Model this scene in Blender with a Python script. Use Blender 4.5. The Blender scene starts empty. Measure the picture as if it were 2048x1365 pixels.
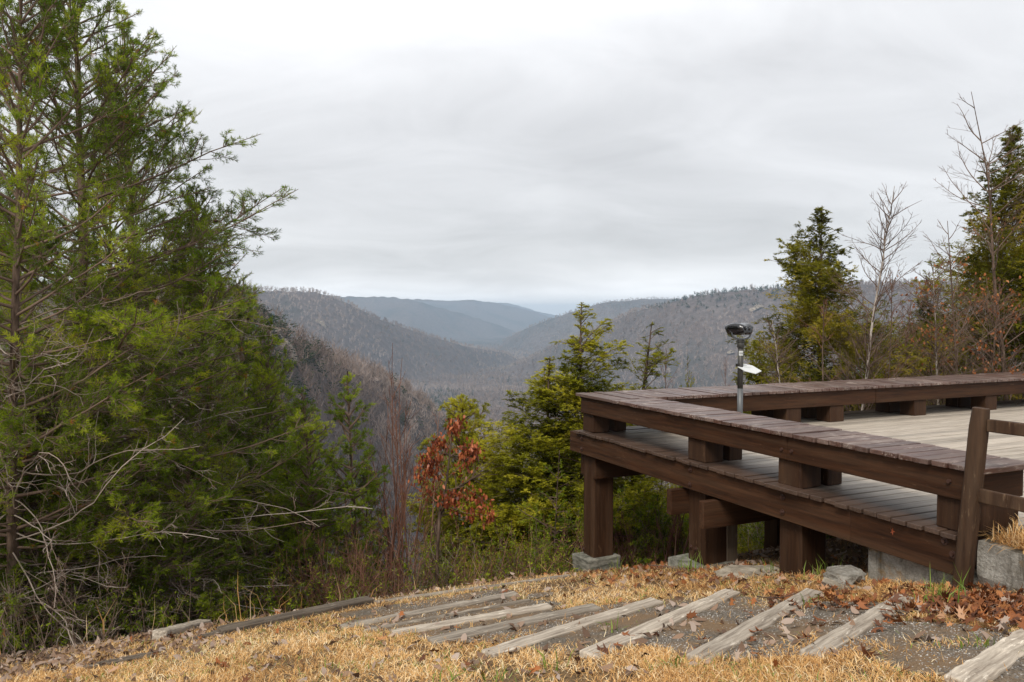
import bpy, math, random
import numpy as np
from mathutils import Vector, Matrix
rng = np.random.default_rng(7); random.seed(7)
S = bpy.context.scene; COL = S.collection
# ---------------------------------------------------------------- camera, sky, sun, exposure
F, HOR = 1612.8, 623.6
PITCH = math.atan((682.5-HOR)/F)
cd = bpy.data.cameras.new('camera'); cam = bpy.data.objects.new('camera', cd); COL.objects.link(cam)
cd.sensor_width = 36; cd.lens = 36*F/2048; cd.clip_start = .05; cd.clip_end = 60000
cam.location = (0, 0, 0); cam.rotation_euler = (math.pi/2-PITCH, 0, 0); S.camera = cam
SUN_EL, SUN_AZ = 48, 205     # behind the camera, a little to the left, behind the clouds
W = bpy.data.worlds.new('World'); S.world = W; W.use_nodes = True
def world():
    nt = W.node_tree; nt.nodes.clear(); n = nt.nodes.new; l = nt.links.new
    out = n('ShaderNodeOutputWorld'); bg = n('ShaderNodeBackground'); bg.inputs[1].default_value = .1
    sky = n('ShaderNodeTexSky'); sky.sky_type = 'NISHITA'; sky.sun_disc = False
    sky.sun_elevation = math.radians(SUN_EL); sky.sun_rotation = math.radians(SUN_AZ)
    tc = n('ShaderNodeTexCoord'); sp = n('ShaderNodeSeparateXYZ'); l(tc.outputs['Generated'], sp.inputs[0])
    def mth(op, a, b=None, clamp=False):
        m = n('ShaderNodeMath'); m.operation = op; m.use_clamp = clamp
        for i, v in enumerate((a, b)):
            if v is None: continue
            if isinstance(v, (int, float)): m.inputs[i].default_value = v
            else: l(v, m.inputs[i])
        return m.outputs[0]
    z = sp.outputs[2]; zz = mth('ADD', mth('MAXIMUM', z, 0.0), .2)
    u = mth('DIVIDE', sp.outputs[0], zz); v = mth('DIVIDE', sp.outputs[1], zz)
    cb = n('ShaderNodeCombineXYZ'); l(u, cb.inputs[0]); l(v, cb.inputs[1])
    def noise(scale, det, rough, loc, sc=(1, 1, 1), dist=0):
        mp = n('ShaderNodeMapping'); mp.inputs['Location'].default_value = loc; mp.inputs['Scale'].default_value = sc
        l(cb.outputs[0], mp.inputs[0]); t = n('ShaderNodeTexNoise'); t.inputs['Scale'].default_value = scale
        t.inputs['Detail'].default_value = det; t.inputs['Roughness'].default_value = rough; t.inputs['Distortion'].default_value = dist
        l(mp.outputs[0], t.inputs[0]); return t.outputs[0]
    big = noise(.42, 3, .5, (1.3, 4.1, 0), (1, 1.5, 1), .3)
    fine = noise(1.9, 8, .6, (7, 2, 0), (.9, 1.2, 1), .7)
    mixn = mth('ADD', mth('MULTIPLY', big, .68), mth('MULTIPLY', fine, .32))
    # darker deck of cloud in mid height, paler overhead and a bright gap on the skyline
    band = n('ShaderNodeValToRGB'); l(z, band.inputs[0]); e = band.color_ramp.elements
    e[0].position = 0; e[0].color = (.93,)*3+(1,)
    e[1].position = 1; e[1].color = (.80,)*3+(1,)
    for p, c in ((.022, .95), (.04, .80), (.07, .68), (.16, .68), (.24, .76), (.34, .89)):
        q = e.new(p); q.color = (c, c, c, 1)
    cr = n('ShaderNodeValToRGB'); l(mixn, cr.inputs[0]); e = cr.color_ramp.elements
    e[0].position = .36; e[0].color = (.80, .805, .82, 1); e[1].position = .64; e[1].color = (1.2, 1.19, 1.18, 1)
    k = mth('MULTIPLY', band.outputs[0], cr.outputs[0])
    k = mth('MINIMUM', k, 1.02)
    k = mth('MULTIPLY', k, 5.85)
    tint = n('ShaderNodeMix'); tint.data_type = 'RGBA'; tint.blend_type = 'MULTIPLY'; tint.inputs[0].default_value = 1
    l(k, tint.inputs[6]); tint.inputs[7].default_value = (.985, .99, 1.01, 1)
    mx = n('ShaderNodeMix'); mx.data_type = 'RGBA'; mx.inputs[0].default_value = .96
    l(sky.outputs[0], mx.inputs[6]); l(tint.outputs[2], mx.inputs[7])
    l(mx.outputs[2], bg.inputs[0]); l(bg.outputs[0], out.inputs[0])
world()
sd = bpy.data.lights.new('sun', 'SUN'); sd.energy = 1.6; sd.angle = math.radians(22); sd.color = (1, .93, .82)
sun = bpy.data.objects.new('sun', sd); COL.objects.link(sun)
_el, _az = math.radians(SUN_EL), math.radians(SUN_AZ)
sdir = Vector((math.sin(_az)*math.cos(_el), math.cos(_az)*math.cos(_el), math.sin(_el)))
sun.rotation_euler = (-sdir).to_track_quat('-Z', 'Y').to_euler(); sun.location = (-10, -20, 40)
S.view_settings.view_transform = 'Standard'; S.view_settings.look = 'None'
S.view_settings.exposure = 1.0; S.view_settings.gamma = 1
S.cycles.max_bounces = 6; S.cycles.diffuse_bounces = 4; S.cycles.glossy_bounces = 2
S.cycles.transmission_bounces = 2; S.cycles.volume_bounces = 0; S.cycles.transparent_max_bounces = 4
S.cycles.use_denoising = True
# ---------------------------------------------------------------- helpers
def ray(px, py):
    x = (px-1024)/F; y = -(py-682.5)/F; c, s = math.cos(PITCH), math.sin(PITCH)
    return np.array([x, c+y*s, -s+y*c])
C0 = np.array([.85979171, 10.88032628, -1.1]); U = np.array([.41370656, -.91041028, 0]); V = np.array([.91041028, .41370656, 0])
def onv(px, py, vo):
    r = ray(px, py); t = (vo+C0@V)/(r@V); P = t*r-C0; return P@U, P[2]
def xy(px, D): return (px-1024)/F*D, D
def smooth(a, b, x):
    t = np.clip((x-a)/(b-a), 0, 1); return t*t*(3-2*t)
def vnoise(x, y, s, seed=0):
    x = np.asarray(x, float)/s; y = np.asarray(y, float)/s
    xi = np.floor(x).astype(np.int64); yi = np.floor(y).astype(np.int64); fx = x-xi; fy = y-yi
    fx = fx*fx*(3-2*fx); fy = fy*fy*(3-2*fy)
    def h(i, j):
        n = (i*374761393+j*668265263+seed*1442695041) & 0x7fffffff
        n = ((n ^ (n >> 13))*1274126177) & 0x7fffffff
        return ((n ^ (n >> 16)) & 0xffff)/65535.
    return (h(xi, yi)*(1-fx)+h(xi+1, yi)*fx)*(1-fy)+(h(xi, yi+1)*(1-fx)+h(xi+1, yi+1)*fx)*fy
def tag(o, label=None, cat=None, group=None, kind=None, category=None):
    cat = cat or category
    if label: o['label'] = label
    if cat: o['category'] = cat
    if group: o['group'] = group
    if kind: o['kind'] = kind
    return o
def empty(name, loc=(0, 0, 0), rz=0, **k):
    o = bpy.data.objects.new(name, None); COL.objects.link(o); o.location = loc; o.rotation_euler[2] = rz
    o.empty_display_size = .2; return tag(o, **k)
def mesh_np(name, verts, faces, mat, parent=None, tint=None, smooth_=False, **k):
    """faces: list of (M,n) int arrays"""
    me = bpy.data.meshes.new(name); verts = np.asarray(verts, np.float32)
    if not isinstance(faces, list): faces = [faces]
    faces = [f for f in faces if len(f)]
    me.vertices.add(len(verts)); me.vertices.foreach_set('co', verts.ravel())
    li = np.concatenate([f.ravel() for f in faces]).astype(np.int32)
    sizes = np.concatenate([np.full(len(f), f.shape[1]) for f in faces])
    st = np.concatenate([[0], np.cumsum(sizes)[:-1]]).astype(np.int32)
    me.loops.add(len(li)); me.loops.foreach_set('vertex_index', li)
    me.polygons.add(len(sizes)); me.polygons.foreach_set('loop_start', st)
    if smooth_: me.polygons.foreach_set('use_smooth', np.ones(len(sizes), bool))
    if tint is not None:
        a = me.attributes.new('tint', 'FLOAT', 'POINT'); a.data.foreach_set('value', np.asarray(tint, np.float32))
    me.update(calc_edges=True); me.materials.append(mat)
    o = bpy.data.objects.new(name, me); COL.objects.link(o)
    if parent: o.parent = parent
    return tag(o, **k)
class MB:
    def __init__(s): s.v = []; s.f = []; s.t = []
    def box(s, a, b, tint=None, jit=0, taper=None):
        t = random.random() if tint is None else tint; i = len(s.v)
        for z in (a[2], b[2]):
            for (x, y) in ((a[0], a[1]), (b[0], a[1]), (b[0], b[1]), (a[0], b[1])):
                s.v.append([x+random.uniform(-jit, jit), y+random.uniform(-jit, jit), z+random.uniform(-jit, jit)]); s.t.append(t)
        for f in ((0, 3, 2, 1), (4, 5, 6, 7), (0, 1, 5, 4), (1, 2, 6, 5), (2, 3, 7, 6), (3, 0, 4, 7)): s.f.append([i+k for k in f])
    def bar(s, p, q, w, h, tint=None, n=1, jit=0, side=None):
        """beam from p to q (top centre line), width w, height h downwards, n segments"""
        p = np.array(p, float); q = np.array(q, float); d = (q-p)/np.linalg.norm(q-p)
        sd = np.cross(d, [0, 0, 1]); sd /= np.linalg.norm(sd); up = np.cross(sd, d); t = random.random() if tint is None else tint
        i0 = len(s.v)
        for k in range(n+1):
            c = p+(q-p)*k/n
            for (a, b) in ((-.5, 0), (.5, 0), (.5, -1), (-.5, -1)):
                s.v.append(list(c+sd*(a*w+random.uniform(-jit, jit))+up*(b*h+random.uniform(-jit, jit)))); s.t.append(t)
        for k in range(n):
            for m in range(4):
                a = i0+4*k+m; b = i0+4*k+(m+1) % 4; s.f.append([a, b, b+4, a+4])
        s.f.append([i0+3, i0+2, i0+1, i0]); e = i0+4*n; s.f.append([e, e+1, e+2, e+3])
    def cyl(s, p, q, r0, r1=None, n=16, cap=True, tint=.5):
        r1 = r0 if r1 is None else r1; p = np.array(p, float); q = np.array(q, float); d = (q-p)/np.linalg.norm(q-p)
        a = np.cross(d, [0, 0, 1] if abs(d[2]) < .9 else [1, 0, 0]); a /= np.linalg.norm(a); b = np.cross(d, a); i = len(s.v)
        for c, r in ((p, r0), (q, r1)):
            for k in range(n):
                t = 2*math.pi*k/n; s.v.append(list(c+r*(math.cos(t)*a+math.sin(t)*b))); s.t.append(tint)
        for k in range(n): s.f.append([i+k, i+(k+1) % n, i+n+(k+1) % n, i+n+k])
        if cap: s.f.append([i+n-1-k for k in range(n)]); s.f.append([i+n+k for k in range(n)])
    def build(s, name, mat, parent=None, bevel=0, seg=1, sm=False, **k):
        me = bpy.data.meshes.new(name); me.from_pydata(s.v, [], s.f)
        a = me.attributes.new('tint', 'FLOAT', 'POINT'); a.data.foreach_set('value', s.t)
        if sm: me.polygons.foreach_set('use_smooth', [len(p.vertices) == 4 for p in me.polygons])
        me.materials.append(mat); me.update(); o = bpy.data.objects.new(name, me); COL.objects.link(o)
        if parent: o.parent = parent
        if bevel:
            m = o.modifiers.new('bevel', 'BEVEL'); m.width = bevel; m.segments = seg; m.limit_method = 'ANGLE'; m.angle_limit = .6
        return tag(o, **k)
# ---------------------------------------------------------------- materials
def nmat(name, build):
    m = bpy.data.materials.new(name); m.use_nodes = True; nt = m.node_tree; nt.nodes.clear()
    class N: pass
    N.nt = nt
    def n(t, **kw):
        x = nt.nodes.new(t)
        for a, b in kw.items(): setattr(x, a, b)
        return x
    def l(a, b): nt.links.new(a, b)
    def noise(scale, det=4, rough=.55, sc=(1, 1, 1), dist=0, coord='Object', loc=(0, 0, 0)):
        tc = n('ShaderNodeTexCoord'); mp = n('ShaderNodeMapping'); mp.inputs['Scale'].default_value = sc; mp.inputs['Location'].default_value = loc
        l(tc.outputs[coord], mp.inputs[0]); t = n('ShaderNodeTexNoise')
        t.inputs['Scale'].default_value = scale; t.inputs['Detail'].default_value = det
        t.inputs['Roughness'].default_value = rough; t.inputs['Distortion'].default_value = dist
        l(mp.outputs[0], t.inputs[0]); return t.outputs[0]
    def ramp(src, stops, interp='LINEAR'):
        r = n('ShaderNodeValToRGB'); r.color_ramp.interpolation = interp; e = r.color_ramp.elements
        while len(e) < len(stops): e.new(.5)
        for q, (p, c) in zip(e, stops):
            q.position = p; q.color = (tuple(c)+(1,)) if not isinstance(c, (int, float)) else (c, c, c, 1)
        l(src, r.inputs[0]); return r.outputs[0]
    def mix(f, a, b, mode='MIX'):
        x = n('ShaderNodeMix'); x.data_type = 'RGBA'; x.blend_type = mode
        for i, v in ((0, f), (6, a), (7, b)):
            if isinstance(v, (int, float)): x.inputs[i].default_value = v if i == 0 else (v, v, v, 1)
            elif isinstance(v, tuple): x.inputs[i].default_value = v+(1,)
            else: l(v, x.inputs[i])
        return x.outputs[2]
    def math_(op, a, b):
        x = n('ShaderNodeMath'); x.operation = op
        for i, v in ((0, a), (1, b)):
            if isinstance(v, (int, float)): x.inputs[i].default_value = v
            else: l(v, x.inputs[i])
        return x.outputs[0]
    def tint():
        a = n('ShaderNodeAttribute'); a.attribute_name = 'tint'; return a.outputs['Fac']
    def finish(col, rough=.8, bump=None, bs=.3, bd=.01, spec=.3, trans=0, metal=0, coat=0):
        b = n('ShaderNodeBsdfPrincipled')
        for key, v in (('Base Color', col), ('Roughness', rough)):
            if isinstance(v, (int, float)): b.inputs[key].default_value = v
            elif isinstance(v, tuple): b.inputs[key].default_value = v+(1,)
            else: l(v, b.inputs[key])
        b.inputs['Specular IOR Level'].default_value = spec; b.inputs['Metallic'].default_value = metal
        b.inputs['Coat Weight'].default_value = coat
        if bump is not None:
            bp = n('ShaderNodeBump'); bp.inputs['Strength'].default_value = bs; bp.inputs['Distance'].default_value = bd
            l(bump, bp.inputs['Height']); l(bp.outputs[0], b.inputs['Normal'])
        o = n('ShaderNodeOutputMaterial'); sh = b.outputs[0]
        if trans:
            t = n('ShaderNodeBsdfTranslucent'); ms = n('ShaderNodeMixShader'); ms.inputs[0].default_value = trans
            if isinstance(col, tuple): t.inputs[0].default_value = col+(1,)
            else: l(col, t.inputs[0])
            l(sh, ms.inputs[1]); l(t.outputs[0], ms.inputs[2]); sh = ms.outputs[0]
        l(sh, o.inputs[0])
    N.n, N.l, N.noise, N.ramp, N.mix, N.math, N.tint, N.finish = n, l, noise, ramp, mix, math_, tint, finish
    build(N); return m
def wood(base, dark, worn, wornamt, axis, rough=.65, grain=1.0, tintamt=.35, spec=.18):
    sc = {'x': (.06, 1, 1), 'y': (1, .06, 1), 'z': (1, 1, .06)}[axis]
    def b(N):
        g = N.noise(38, 6, .65, sc, .4); g2 = N.noise(7, 4, .6, sc, .8); blot = N.noise(3.2, 5, .6)
        c = N.mix(N.ramp(g, [(.3, 0), (.72, 1)]), dark, base)
        c = N.mix(N.math('MULTIPLY', N.ramp(g2, [(.4, 0), (.75, 1)]), .35), c, worn)
        fl = N.noise(48, 6, .7, {'x': (.15, 1, 1), 'y': (1, .15, 1), 'z': (1, 1, .15)}[axis], loc=(3, 1, 2))
        m = N.math('MULTIPLY', fl, N.math('ADD', blot, .5))
        c = N.mix(N.ramp(m, [(.70-wornamt*.25, 0), (.80-wornamt*.2, .85)]), c, worn)
        v = N.math('ADD', N.math('MULTIPLY', N.tint(), tintamt), 1-tintamt/2)
        c = N.mix(1.0, c, v, 'MULTIPLY')
        N.finish(c, N.ramp(g2, [(.3, rough-.1), (.7, rough+.15)]), g, .35*grain, .006, spec)
    return b
BR, BD, BW = (.060, .0235, .0095), (.016, .007, .0036), (.12, .07, .04)
M = {}
M['paint_x'] = nmat('brown_paint_along', wood(BR, BD, BW, .15, 'x', tintamt=.2))
M['paint_y'] = nmat('brown_paint_across', wood(BR, BD, BW, .15, 'y', tintamt=.2))
M['paint_z'] = nmat('brown_paint_upright', wood((.050, .0225, .0105), (.020, .009, .005), BW, .2, 'z', tintamt=.2))
M['seat_y'] = nmat('worn_seat_paint_across', wood((.100, .045, .032), (.045, .020, .014), (.36, .30, .26), .56, 'y', .42, 1.2, .4, .6))
M['seat_x'] = nmat('worn_seat_paint_along', wood((.100, .045, .032), (.045, .020, .014), (.36, .30, .26), .56, 'x', .42, 1.2, .4, .6))
M['post'] = nmat('weathered_brown_post', wood((.060, .031, .017), (.024, .012, .007), (.15, .10, .062), .42, 'z', tintamt=.1))
M['greypost'] = nmat('weathered_grey_wood', wood((.15, .11, .075), (.07, .05, .035), (.26, .21, .16), .35, 'z', .8))
M['tie'] = nmat('silvered_timber', wood((.44, .385, .315), (.10, .075, .055), (.62, .56, .47), .45, 'x', .8, 2.5, .6))
M['tie_dark'] = nmat('dark_weathered_timber', wood((.16, .13, .10), (.035, .026, .02), (.30, .26, .21), .4, 'x', .85, 2.5, .4))
def deckmat(N):
    g = N.noise(40, 6, .65, (1, .05, 1), .3); bl = N.noise(1.3, 5, .6)
    tc = N.n('ShaderNodeTexCoord'); sp = N.n('ShaderNodeSeparateXYZ'); N.l(tc.outputs['Object'], sp.inputs[0])
    pale = N.mix(N.ramp(g, [(.3, 0), (.7, 1)]), (.24, .20, .16), (.49, .435, .365))
    brown = N.mix(N.ramp(g, [(.3, 0), (.7, 1)]), (.035, .019, .012), (.10, .062, .044))
    # paint survives along the edges of the platform, the walked-on middle is bare
    e = N.math('ADD', sp.outputs[1], N.math('MULTIPLY', bl, .5))
    f1 = N.ramp(e, [(.50, 0), (1.0, 1)])
    e2 = N.math('ADD', sp.outputs[0], N.math('MULTIPLY', bl, .5)); f2 = N.ramp(e2, [(.45, 0), (.85, 1)])
    c = N.mix(N.math('MULTIPLY', f1, f2), brown, pale)
    v = N.math('ADD', N.math('MULTIPLY', N.tint(), .4), .8)
    c = N.mix(1.0, c, v, 'MULTIPLY'); N.finish(c, .5, g, .4, .006, .5)
M['deck'] = nmat('worn_deck_boards', deckmat)
def concrete(N):
    a = N.noise(6, 6, .65); b = N.noise(45, 5, .7); s = N.noise(3, 5, .7, (2, 2, .5), 1, loc=(4, 4, 1))
    c = N.mix(N.ramp(a, [(.3, 0), (.7, 1)]), (.20, .18, .15), (.42, .40, .36))
    c = N.mix(N.ramp(s, [(.5, 0), (.62, .8)]), c, (.055, .045, .03))
    c = N.mix(N.ramp(N.noise(5, 5, .6, loc=(9, 3, 2)), [(.56, 0), (.66, .7)]), c, (.23, .13, .04))
    c = N.mix(N.math('MULTIPLY', N.ramp(b, [(.35, 1), (.6, 0)]), .4), c, (.08, .07, .05)); N.finish(c, .9, b, .9, .02, .2)
M['concrete'] = nmat('stained_concrete', concrete)
def palestone(N):
    a = N.noise(9, 6, .65); b = N.noise(60, 5, .7)
    c = N.mix(N.ramp(a, [(.35, 0), (.65, 1)]), (.14, .115, .085), (.40, .35, .28)); N.finish(c, .9, b, .8, .01, .2)
M['stone'] = nmat('pale_stone', palestone)
def footc(N):
    a = N.noise(7, 6, .65, (1, 1, 3)); b = N.noise(60, 5, .7)
    c = N.mix(N.ramp(a, [(.35, 0), (.65, 1)]), (.06, .06, .048), (.27, .26, .22)); N.finish(c, .9, b, .8, .01, .2)
M['footing'] = nmat('grey_footing', footc)
def flat(name, col, rough=.5, metal=0, spec=.5, coat=0): return nmat(name, lambda N: N.finish(N.mix(N.math('MULTIPLY', N.noise(30, 3), .3), col, tuple(c*.6 for c in col)), rough, None, spec=spec, metal=metal, coat=coat))
M['black'] = flat('black_enamel', (.008, .008, .009), .12, 0, .8, .25)
M['pole'] = flat('grey_pole_paint', (.045, .043, .038), .5, .1)
M['polelow'] = flat('light_grey_pole', (.10, .105, .11), .45, .1)  # paler grey for the lower pole and its flange
M['plate'] = flat('white_plate', (.58, .60, .60), .35)
M['print'] = flat('dark_print', (.03, .03, .03), .6)
M['greyprint'] = flat('grey_print', (.35, .38, .36), .6)
M['bolt'] = flat('painted_bolt', (.07, .035, .026), .45, .3)
M['glass'] = flat('dark_lens', (.01, .012, .015), .05, 0, 1)
def litter(N):
    a = N.noise(1.4, 6, .6); b = N.noise(24, 6, .7); c3 = N.noise(90, 4, .6)
    c = N.mix(N.ramp(b, [(.35, 0), (.65, 1)]), (.055, .035, .020), (.25, .16, .085))
    c = N.mix(N.ramp(a, [(.45, 0), (.6, .6)]), c, (.20, .14, .075)); N.finish(c, .95, b, .9, .03, .1)
M['soil'] = nmat('leafy_soil', litter)
def gravelbase(N):
    b = N.noise(60, 4, .7); a = N.noise(2.5, 4, .6)
    c = N.mix(N.ramp(b, [(.35, 0), (.65, 1)]), (.055, .045, .035), (.23, .195, .155))
    c = N.mix(N.ramp(a, [(.4, 0), (.6, .75)]), c, (.21, .135, .075)); N.finish(c, .95, b, 1, .012, .1)
M['gravelbase'] = nmat('gravelly_dirt', gravelbase)
def tinted(name, stops, rough=.7, trans=0, spec=.2, vary=.25):
    def b(N):
        c = N.ramp(N.tint(), stops)
        if vary:
            v = N.math('ADD', N.math('MULTIPLY', N.noise(.9, 3, .6), 2*vary), 1-vary); c = N.mix(1.0, c, v, 'MULTIPLY')
        N.finish(c, rough, None, spec=spec, trans=trans)
    return nmat(name, b)
M['straw'] = tinted('dry_grass', [(0, (.20, .09, .035)), (.25, (.50, .265, .09)), (.6, (.78, .49, .195)), (.9, (.93, .78, .52)), (.93, (.24, .33, .06)), (1, (.13, .22, .03))], .6, .25)
M['green_grass'] = tinted('green_grass', [(0, (.10, .17, .02)), (1, (.26, .34, .06))], .5, .3)
M['leaf'] = tinted('dry_oak_leaves', [(0, (.085, .035, .02)), (.35, (.17, .065, .028)), (.7, (.36, .125, .038)), (.9, (.52, .25, .10)), (1, (.44, .34, .27))], .6, .2, .3)
M['greyleaf'] = tinted('faded_leaves', [(0, (.10, .06, .04)), (.5, (.28, .18, .12)), (1, (.42, .34, .29))], .7, .15)
M['redleaf'] = tinted('red_oak_leaves', [(0, (.10, .022, .012)), (.5, (.33, .08, .028)), (1, (.55, .19, .08))], .45, .25, .4)
M['pebble'] = tinted('grey_gravel', [(0, (.10, .095, .09)), (.5, (.24, .22, .20)), (1, (.46, .43, .39))], .85, vary=0)
M['pine'] = tinted('pine_needles', [(0, (.038, .066, .008)), (.5, (.175, .255, .018)), (.9, (.42, .48, .032)), (1, (.40, .17, .04))], .6, .5, .08)
M['pine_bright'] = tinted('bright_pine_needles', [(0, (.07, .12, .010)), (.5, (.24, .33, .02)), (1, (.48, .52, .045))], .6, .5, .08)
M['hemlock'] = tinted('hemlock_needles', [(0, (.11, .125, .010)), (.5, (.34, .335, .022)), (1, (.60, .54, .05))], .6, .5, .08)
M['hemlock_dark'] = tinted('dark_hemlock_needles', [(0, (.075, .082, .010)), (.5, (.25, .24, .02)), (1, (.46, .36, .05))], .6, .5, .08)
M['bark'] = nmat('bark', lambda N: N.finish(N.mix(N.ramp(N.noise(18, 5, .65, (1, 1, .25)), [(.35, 0), (.65, 1)]), (.045, .03, .022), (.17, .12, .09)), .9, N.noise(30, 4, .6, (1, 1, .25)), .8, .02, .1))
M['greybark'] = nmat('pale_bark', lambda N: N.finish(N.mix(N.ramp(N.noise(9, 5, .65, (1, 1, .4)), [(.35, 0), (.65, 1)]), (.14, .11, .09), (.46, .41, .36)), .9, None, spec=.1))
M['twig'] = tinted('twigs', [(0, (.075, .045, .032)), (.5, (.20, .14, .105)), (1, (.42, .36, .31))], .8, vary=.1)
M['redtwig'] = tinted('reddish_twigs', [(0, (.10, .05, .035)), (.5, (.22, .10, .065)), (1, (.36, .22, .15))], .7, vary=.1)
M['cone'] = flat('pine_cone_brown', (.06, .035, .022), .9)
M['winter'] = tinted('winter_woods', [(0, (.020, .034, .014)), (.12, (.05, .065, .03)), (.14, (.14, .099, .080)), (.5, (.25, .192, .16)), (.85, (.40, .335, .30)), (1, (.30, .18, .13))], .9, vary=0, spec=.05)
def hillmat(N):
    a = N.noise(.012, 5, .65); b = N.noise(.06, 5, .75, (1, 1, 1)); c2 = N.noise(.0035, 4, .6)
    c = N.mix(N.ramp(b, [(.3, 0), (.7, 1)]), (.06, .050, .047), (.18, .15, .14))
    c = N.mix(N.ramp(a, [(.45, 0), (.7, .55)]), c, (.12, .085, .07))
    c = N.mix(N.ramp(c2, [(.5, 0), (.62, .6)]), c, (.045, .05, .045)); N.finish(c, .95, b, 1, 8, .05)
M['hill'] = nmat('wooded_hillside', hillmat)
M['creek'] = flat('pale_creek_water', (.40, .42, .45), .2)
M['cliff'] = nmat('sandstone_cliff', lambda N: N.finish(N.mix(N.ramp(N.noise(.25, 5, .7, (1, 1, 3)), [(.4, 0), (.6, 1)]), (.12, .10, .085), (.36, .31, .25)), .9, None, spec=.1))
# ---------------------------------------------------------------- ground
def uv_of(x, y): return (x-C0[0])*U[0]+(y-C0[1])*U[1], (x-C0[0])*V[0]+(y-C0[1])*V[1]
def ground_z(x, y):
    x = np.asarray(x, float); y = np.asarray(y, float); u, v = uv_of(x, y)
    uu = np.minimum(u, 7.0); z = -2.03-.24*(5.6-uu)
    edge = 1.15+.15*np.sin(v*.7)
    wv = smooth(-1.3, -.1, v); edge = edge+wv*.85
    s = np.maximum(edge-u, 0); s1 = np.minimum(s, 60); s2 = np.maximum(s1-2.1*wv, 0)
    z = np.where(s > 0, -2.03-.24*(5.6-edge)-((.54*(1-wv)+.40*wv)*s1+.1*s2*wv+.26*s2*s2/(s2+4)), z)
    z = z+.05*(vnoise(x, y, 1.3, 1)-.5)*smooth(0, 4, s+2)+.6*(vnoise(x, y, 7, 2)-.5)*smooth(1, 10, s)
    return z
def gz(x, y): return float(ground_z(x, y))
def grid_mesh(xs, ys, zf, name, mat, keep=None, **k):
    X, Y = np.meshgrid(xs, ys); Z = zf(X, Y); n, m = X.shape
    v = np.stack([X, Y, Z], -1).reshape(-1, 3); i = np.arange((n-1)*m).reshape(n-1, m)[:, :-1].ravel()
    f = np.stack([i, i+1, i+1+m, i+m], 1)
    if keep is not None:
        c = v[f].mean(1); f = f[keep(c[:, 0], c[:, 1])]
    return mesh_np(name, v, f, mat, smooth_=True, **k)
xs = np.concatenate([np.arange(-60, -12, .8), np.arange(-12, 12, .12), np.arange(12, 60, .8)])
ys = np.concatenate([np.arange(-8, 1.5, .5), np.arange(1.5, 16, .12), np.arange(16, 90, .8)])
grid_mesh(xs, ys, ground_z, 'ground', M['soil'], kind='structure')
def path_keep(x, y):
    u, v = uv_of(x, y); w = (vnoise(x, y, .35, 5)-.5)*.5
    near = np.interp(u, [2, 3.5, 4.8, 5.3, 5.9, 6.3, 7.2], [-3.7, -3.5, -3.1, -2.7, -2.3, -1.95, -1.9]); far = np.interp(u, [2, 3.6, 4.3, 4.9, 5.6, 6.2, 7.2], [-1.9, -2.0, -1.1, -.8, -.72, -.95, -1.1])
    return (u > 1.8) & (u < 7.3) & (v > near+w) & (v < far+w)
grid_mesh(np.arange(-3.5, 5.5, .05), np.arange(2.5, 10.5, .05), lambda x, y: ground_z(x, y)+.006, 'gravel_path', M['gravelbase'], path_keep, kind='structure')
# ---------------------------------------------------------------- valley and hills: one height field in azimuth and distance
RIDGES = [ # crest: (pixel column, pixel row of the skyline, distance), slope of the side facing the viewer
 ([(-900, 470, 260), (0, 520, 270), (400, 545, 300), (500, 585, 320), (600, 668, 350), (700, 712, 420), (800, 752, 500), (880, 812, 540), (930, 960, 520), (1000, 1300, 480), (2800, 1600, 400)], .75, .25),
 ([(-900, 560, 1700), (300, 565, 1800), (550, 576, 2000), (600, 577, 2050), (640, 580, 2100), (690, 598, 2150), (760, 634, 2250), (850, 664, 2450), (930, 688, 2650), (1010, 702, 2900), (1080, 740, 3000), (2800, 1000, 3000)], .42, .1),
 ([(-900, 585, 5200), (600, 588, 5300), (690, 591, 5400), (750, 591, 5400), (820, 597, 5500), (870, 611, 5600), (930, 627, 5800), (1000, 650, 6000), (1050, 672, 6200), (2800, 900, 6000)], .3, .08),
 ([(-900, 590, 7200), (820, 597, 7400), (900, 600, 7400), (950, 599, 7400), (980, 603, 7500), (1040, 615, 7600), (1090, 629, 7700), (1150, 650, 7800), (2800, 800, 7800)], .25, .08),
 ([(-900, 600, 9400), (960, 603, 9500), (1020, 605, 9500), (1060, 618, 9600), (1105, 629, 9800), (1200, 632, 10000), (2800, 640, 10000)], .25, .05),
 ([(-900, 1000, 4500), (900, 760, 4500), (1000, 690, 4300), (1010, 676, 4200), (1060, 652, 4000), (1130, 626, 3900), (1190, 608, 3800), (1215, 602, 3800), (1290, 596, 3900), (1340, 596, 4000), (1600, 590, 4200), (2800, 580, 4500)], .4, .08),
 ([(-900, 1200, 2600), (900, 800, 2600), (1010, 735, 2500), (1100, 693, 2350), (1200, 651, 2200), (1260, 620, 2050), (1290, 612, 2000), (1340, 599, 1900), (1400, 583, 1850), (1480, 574, 1800), (1560, 569, 1750), (1700, 563, 1700), (1850, 559, 1650), (2048, 558, 1600), (2800, 550, 1500)], .48, .08)]
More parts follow.
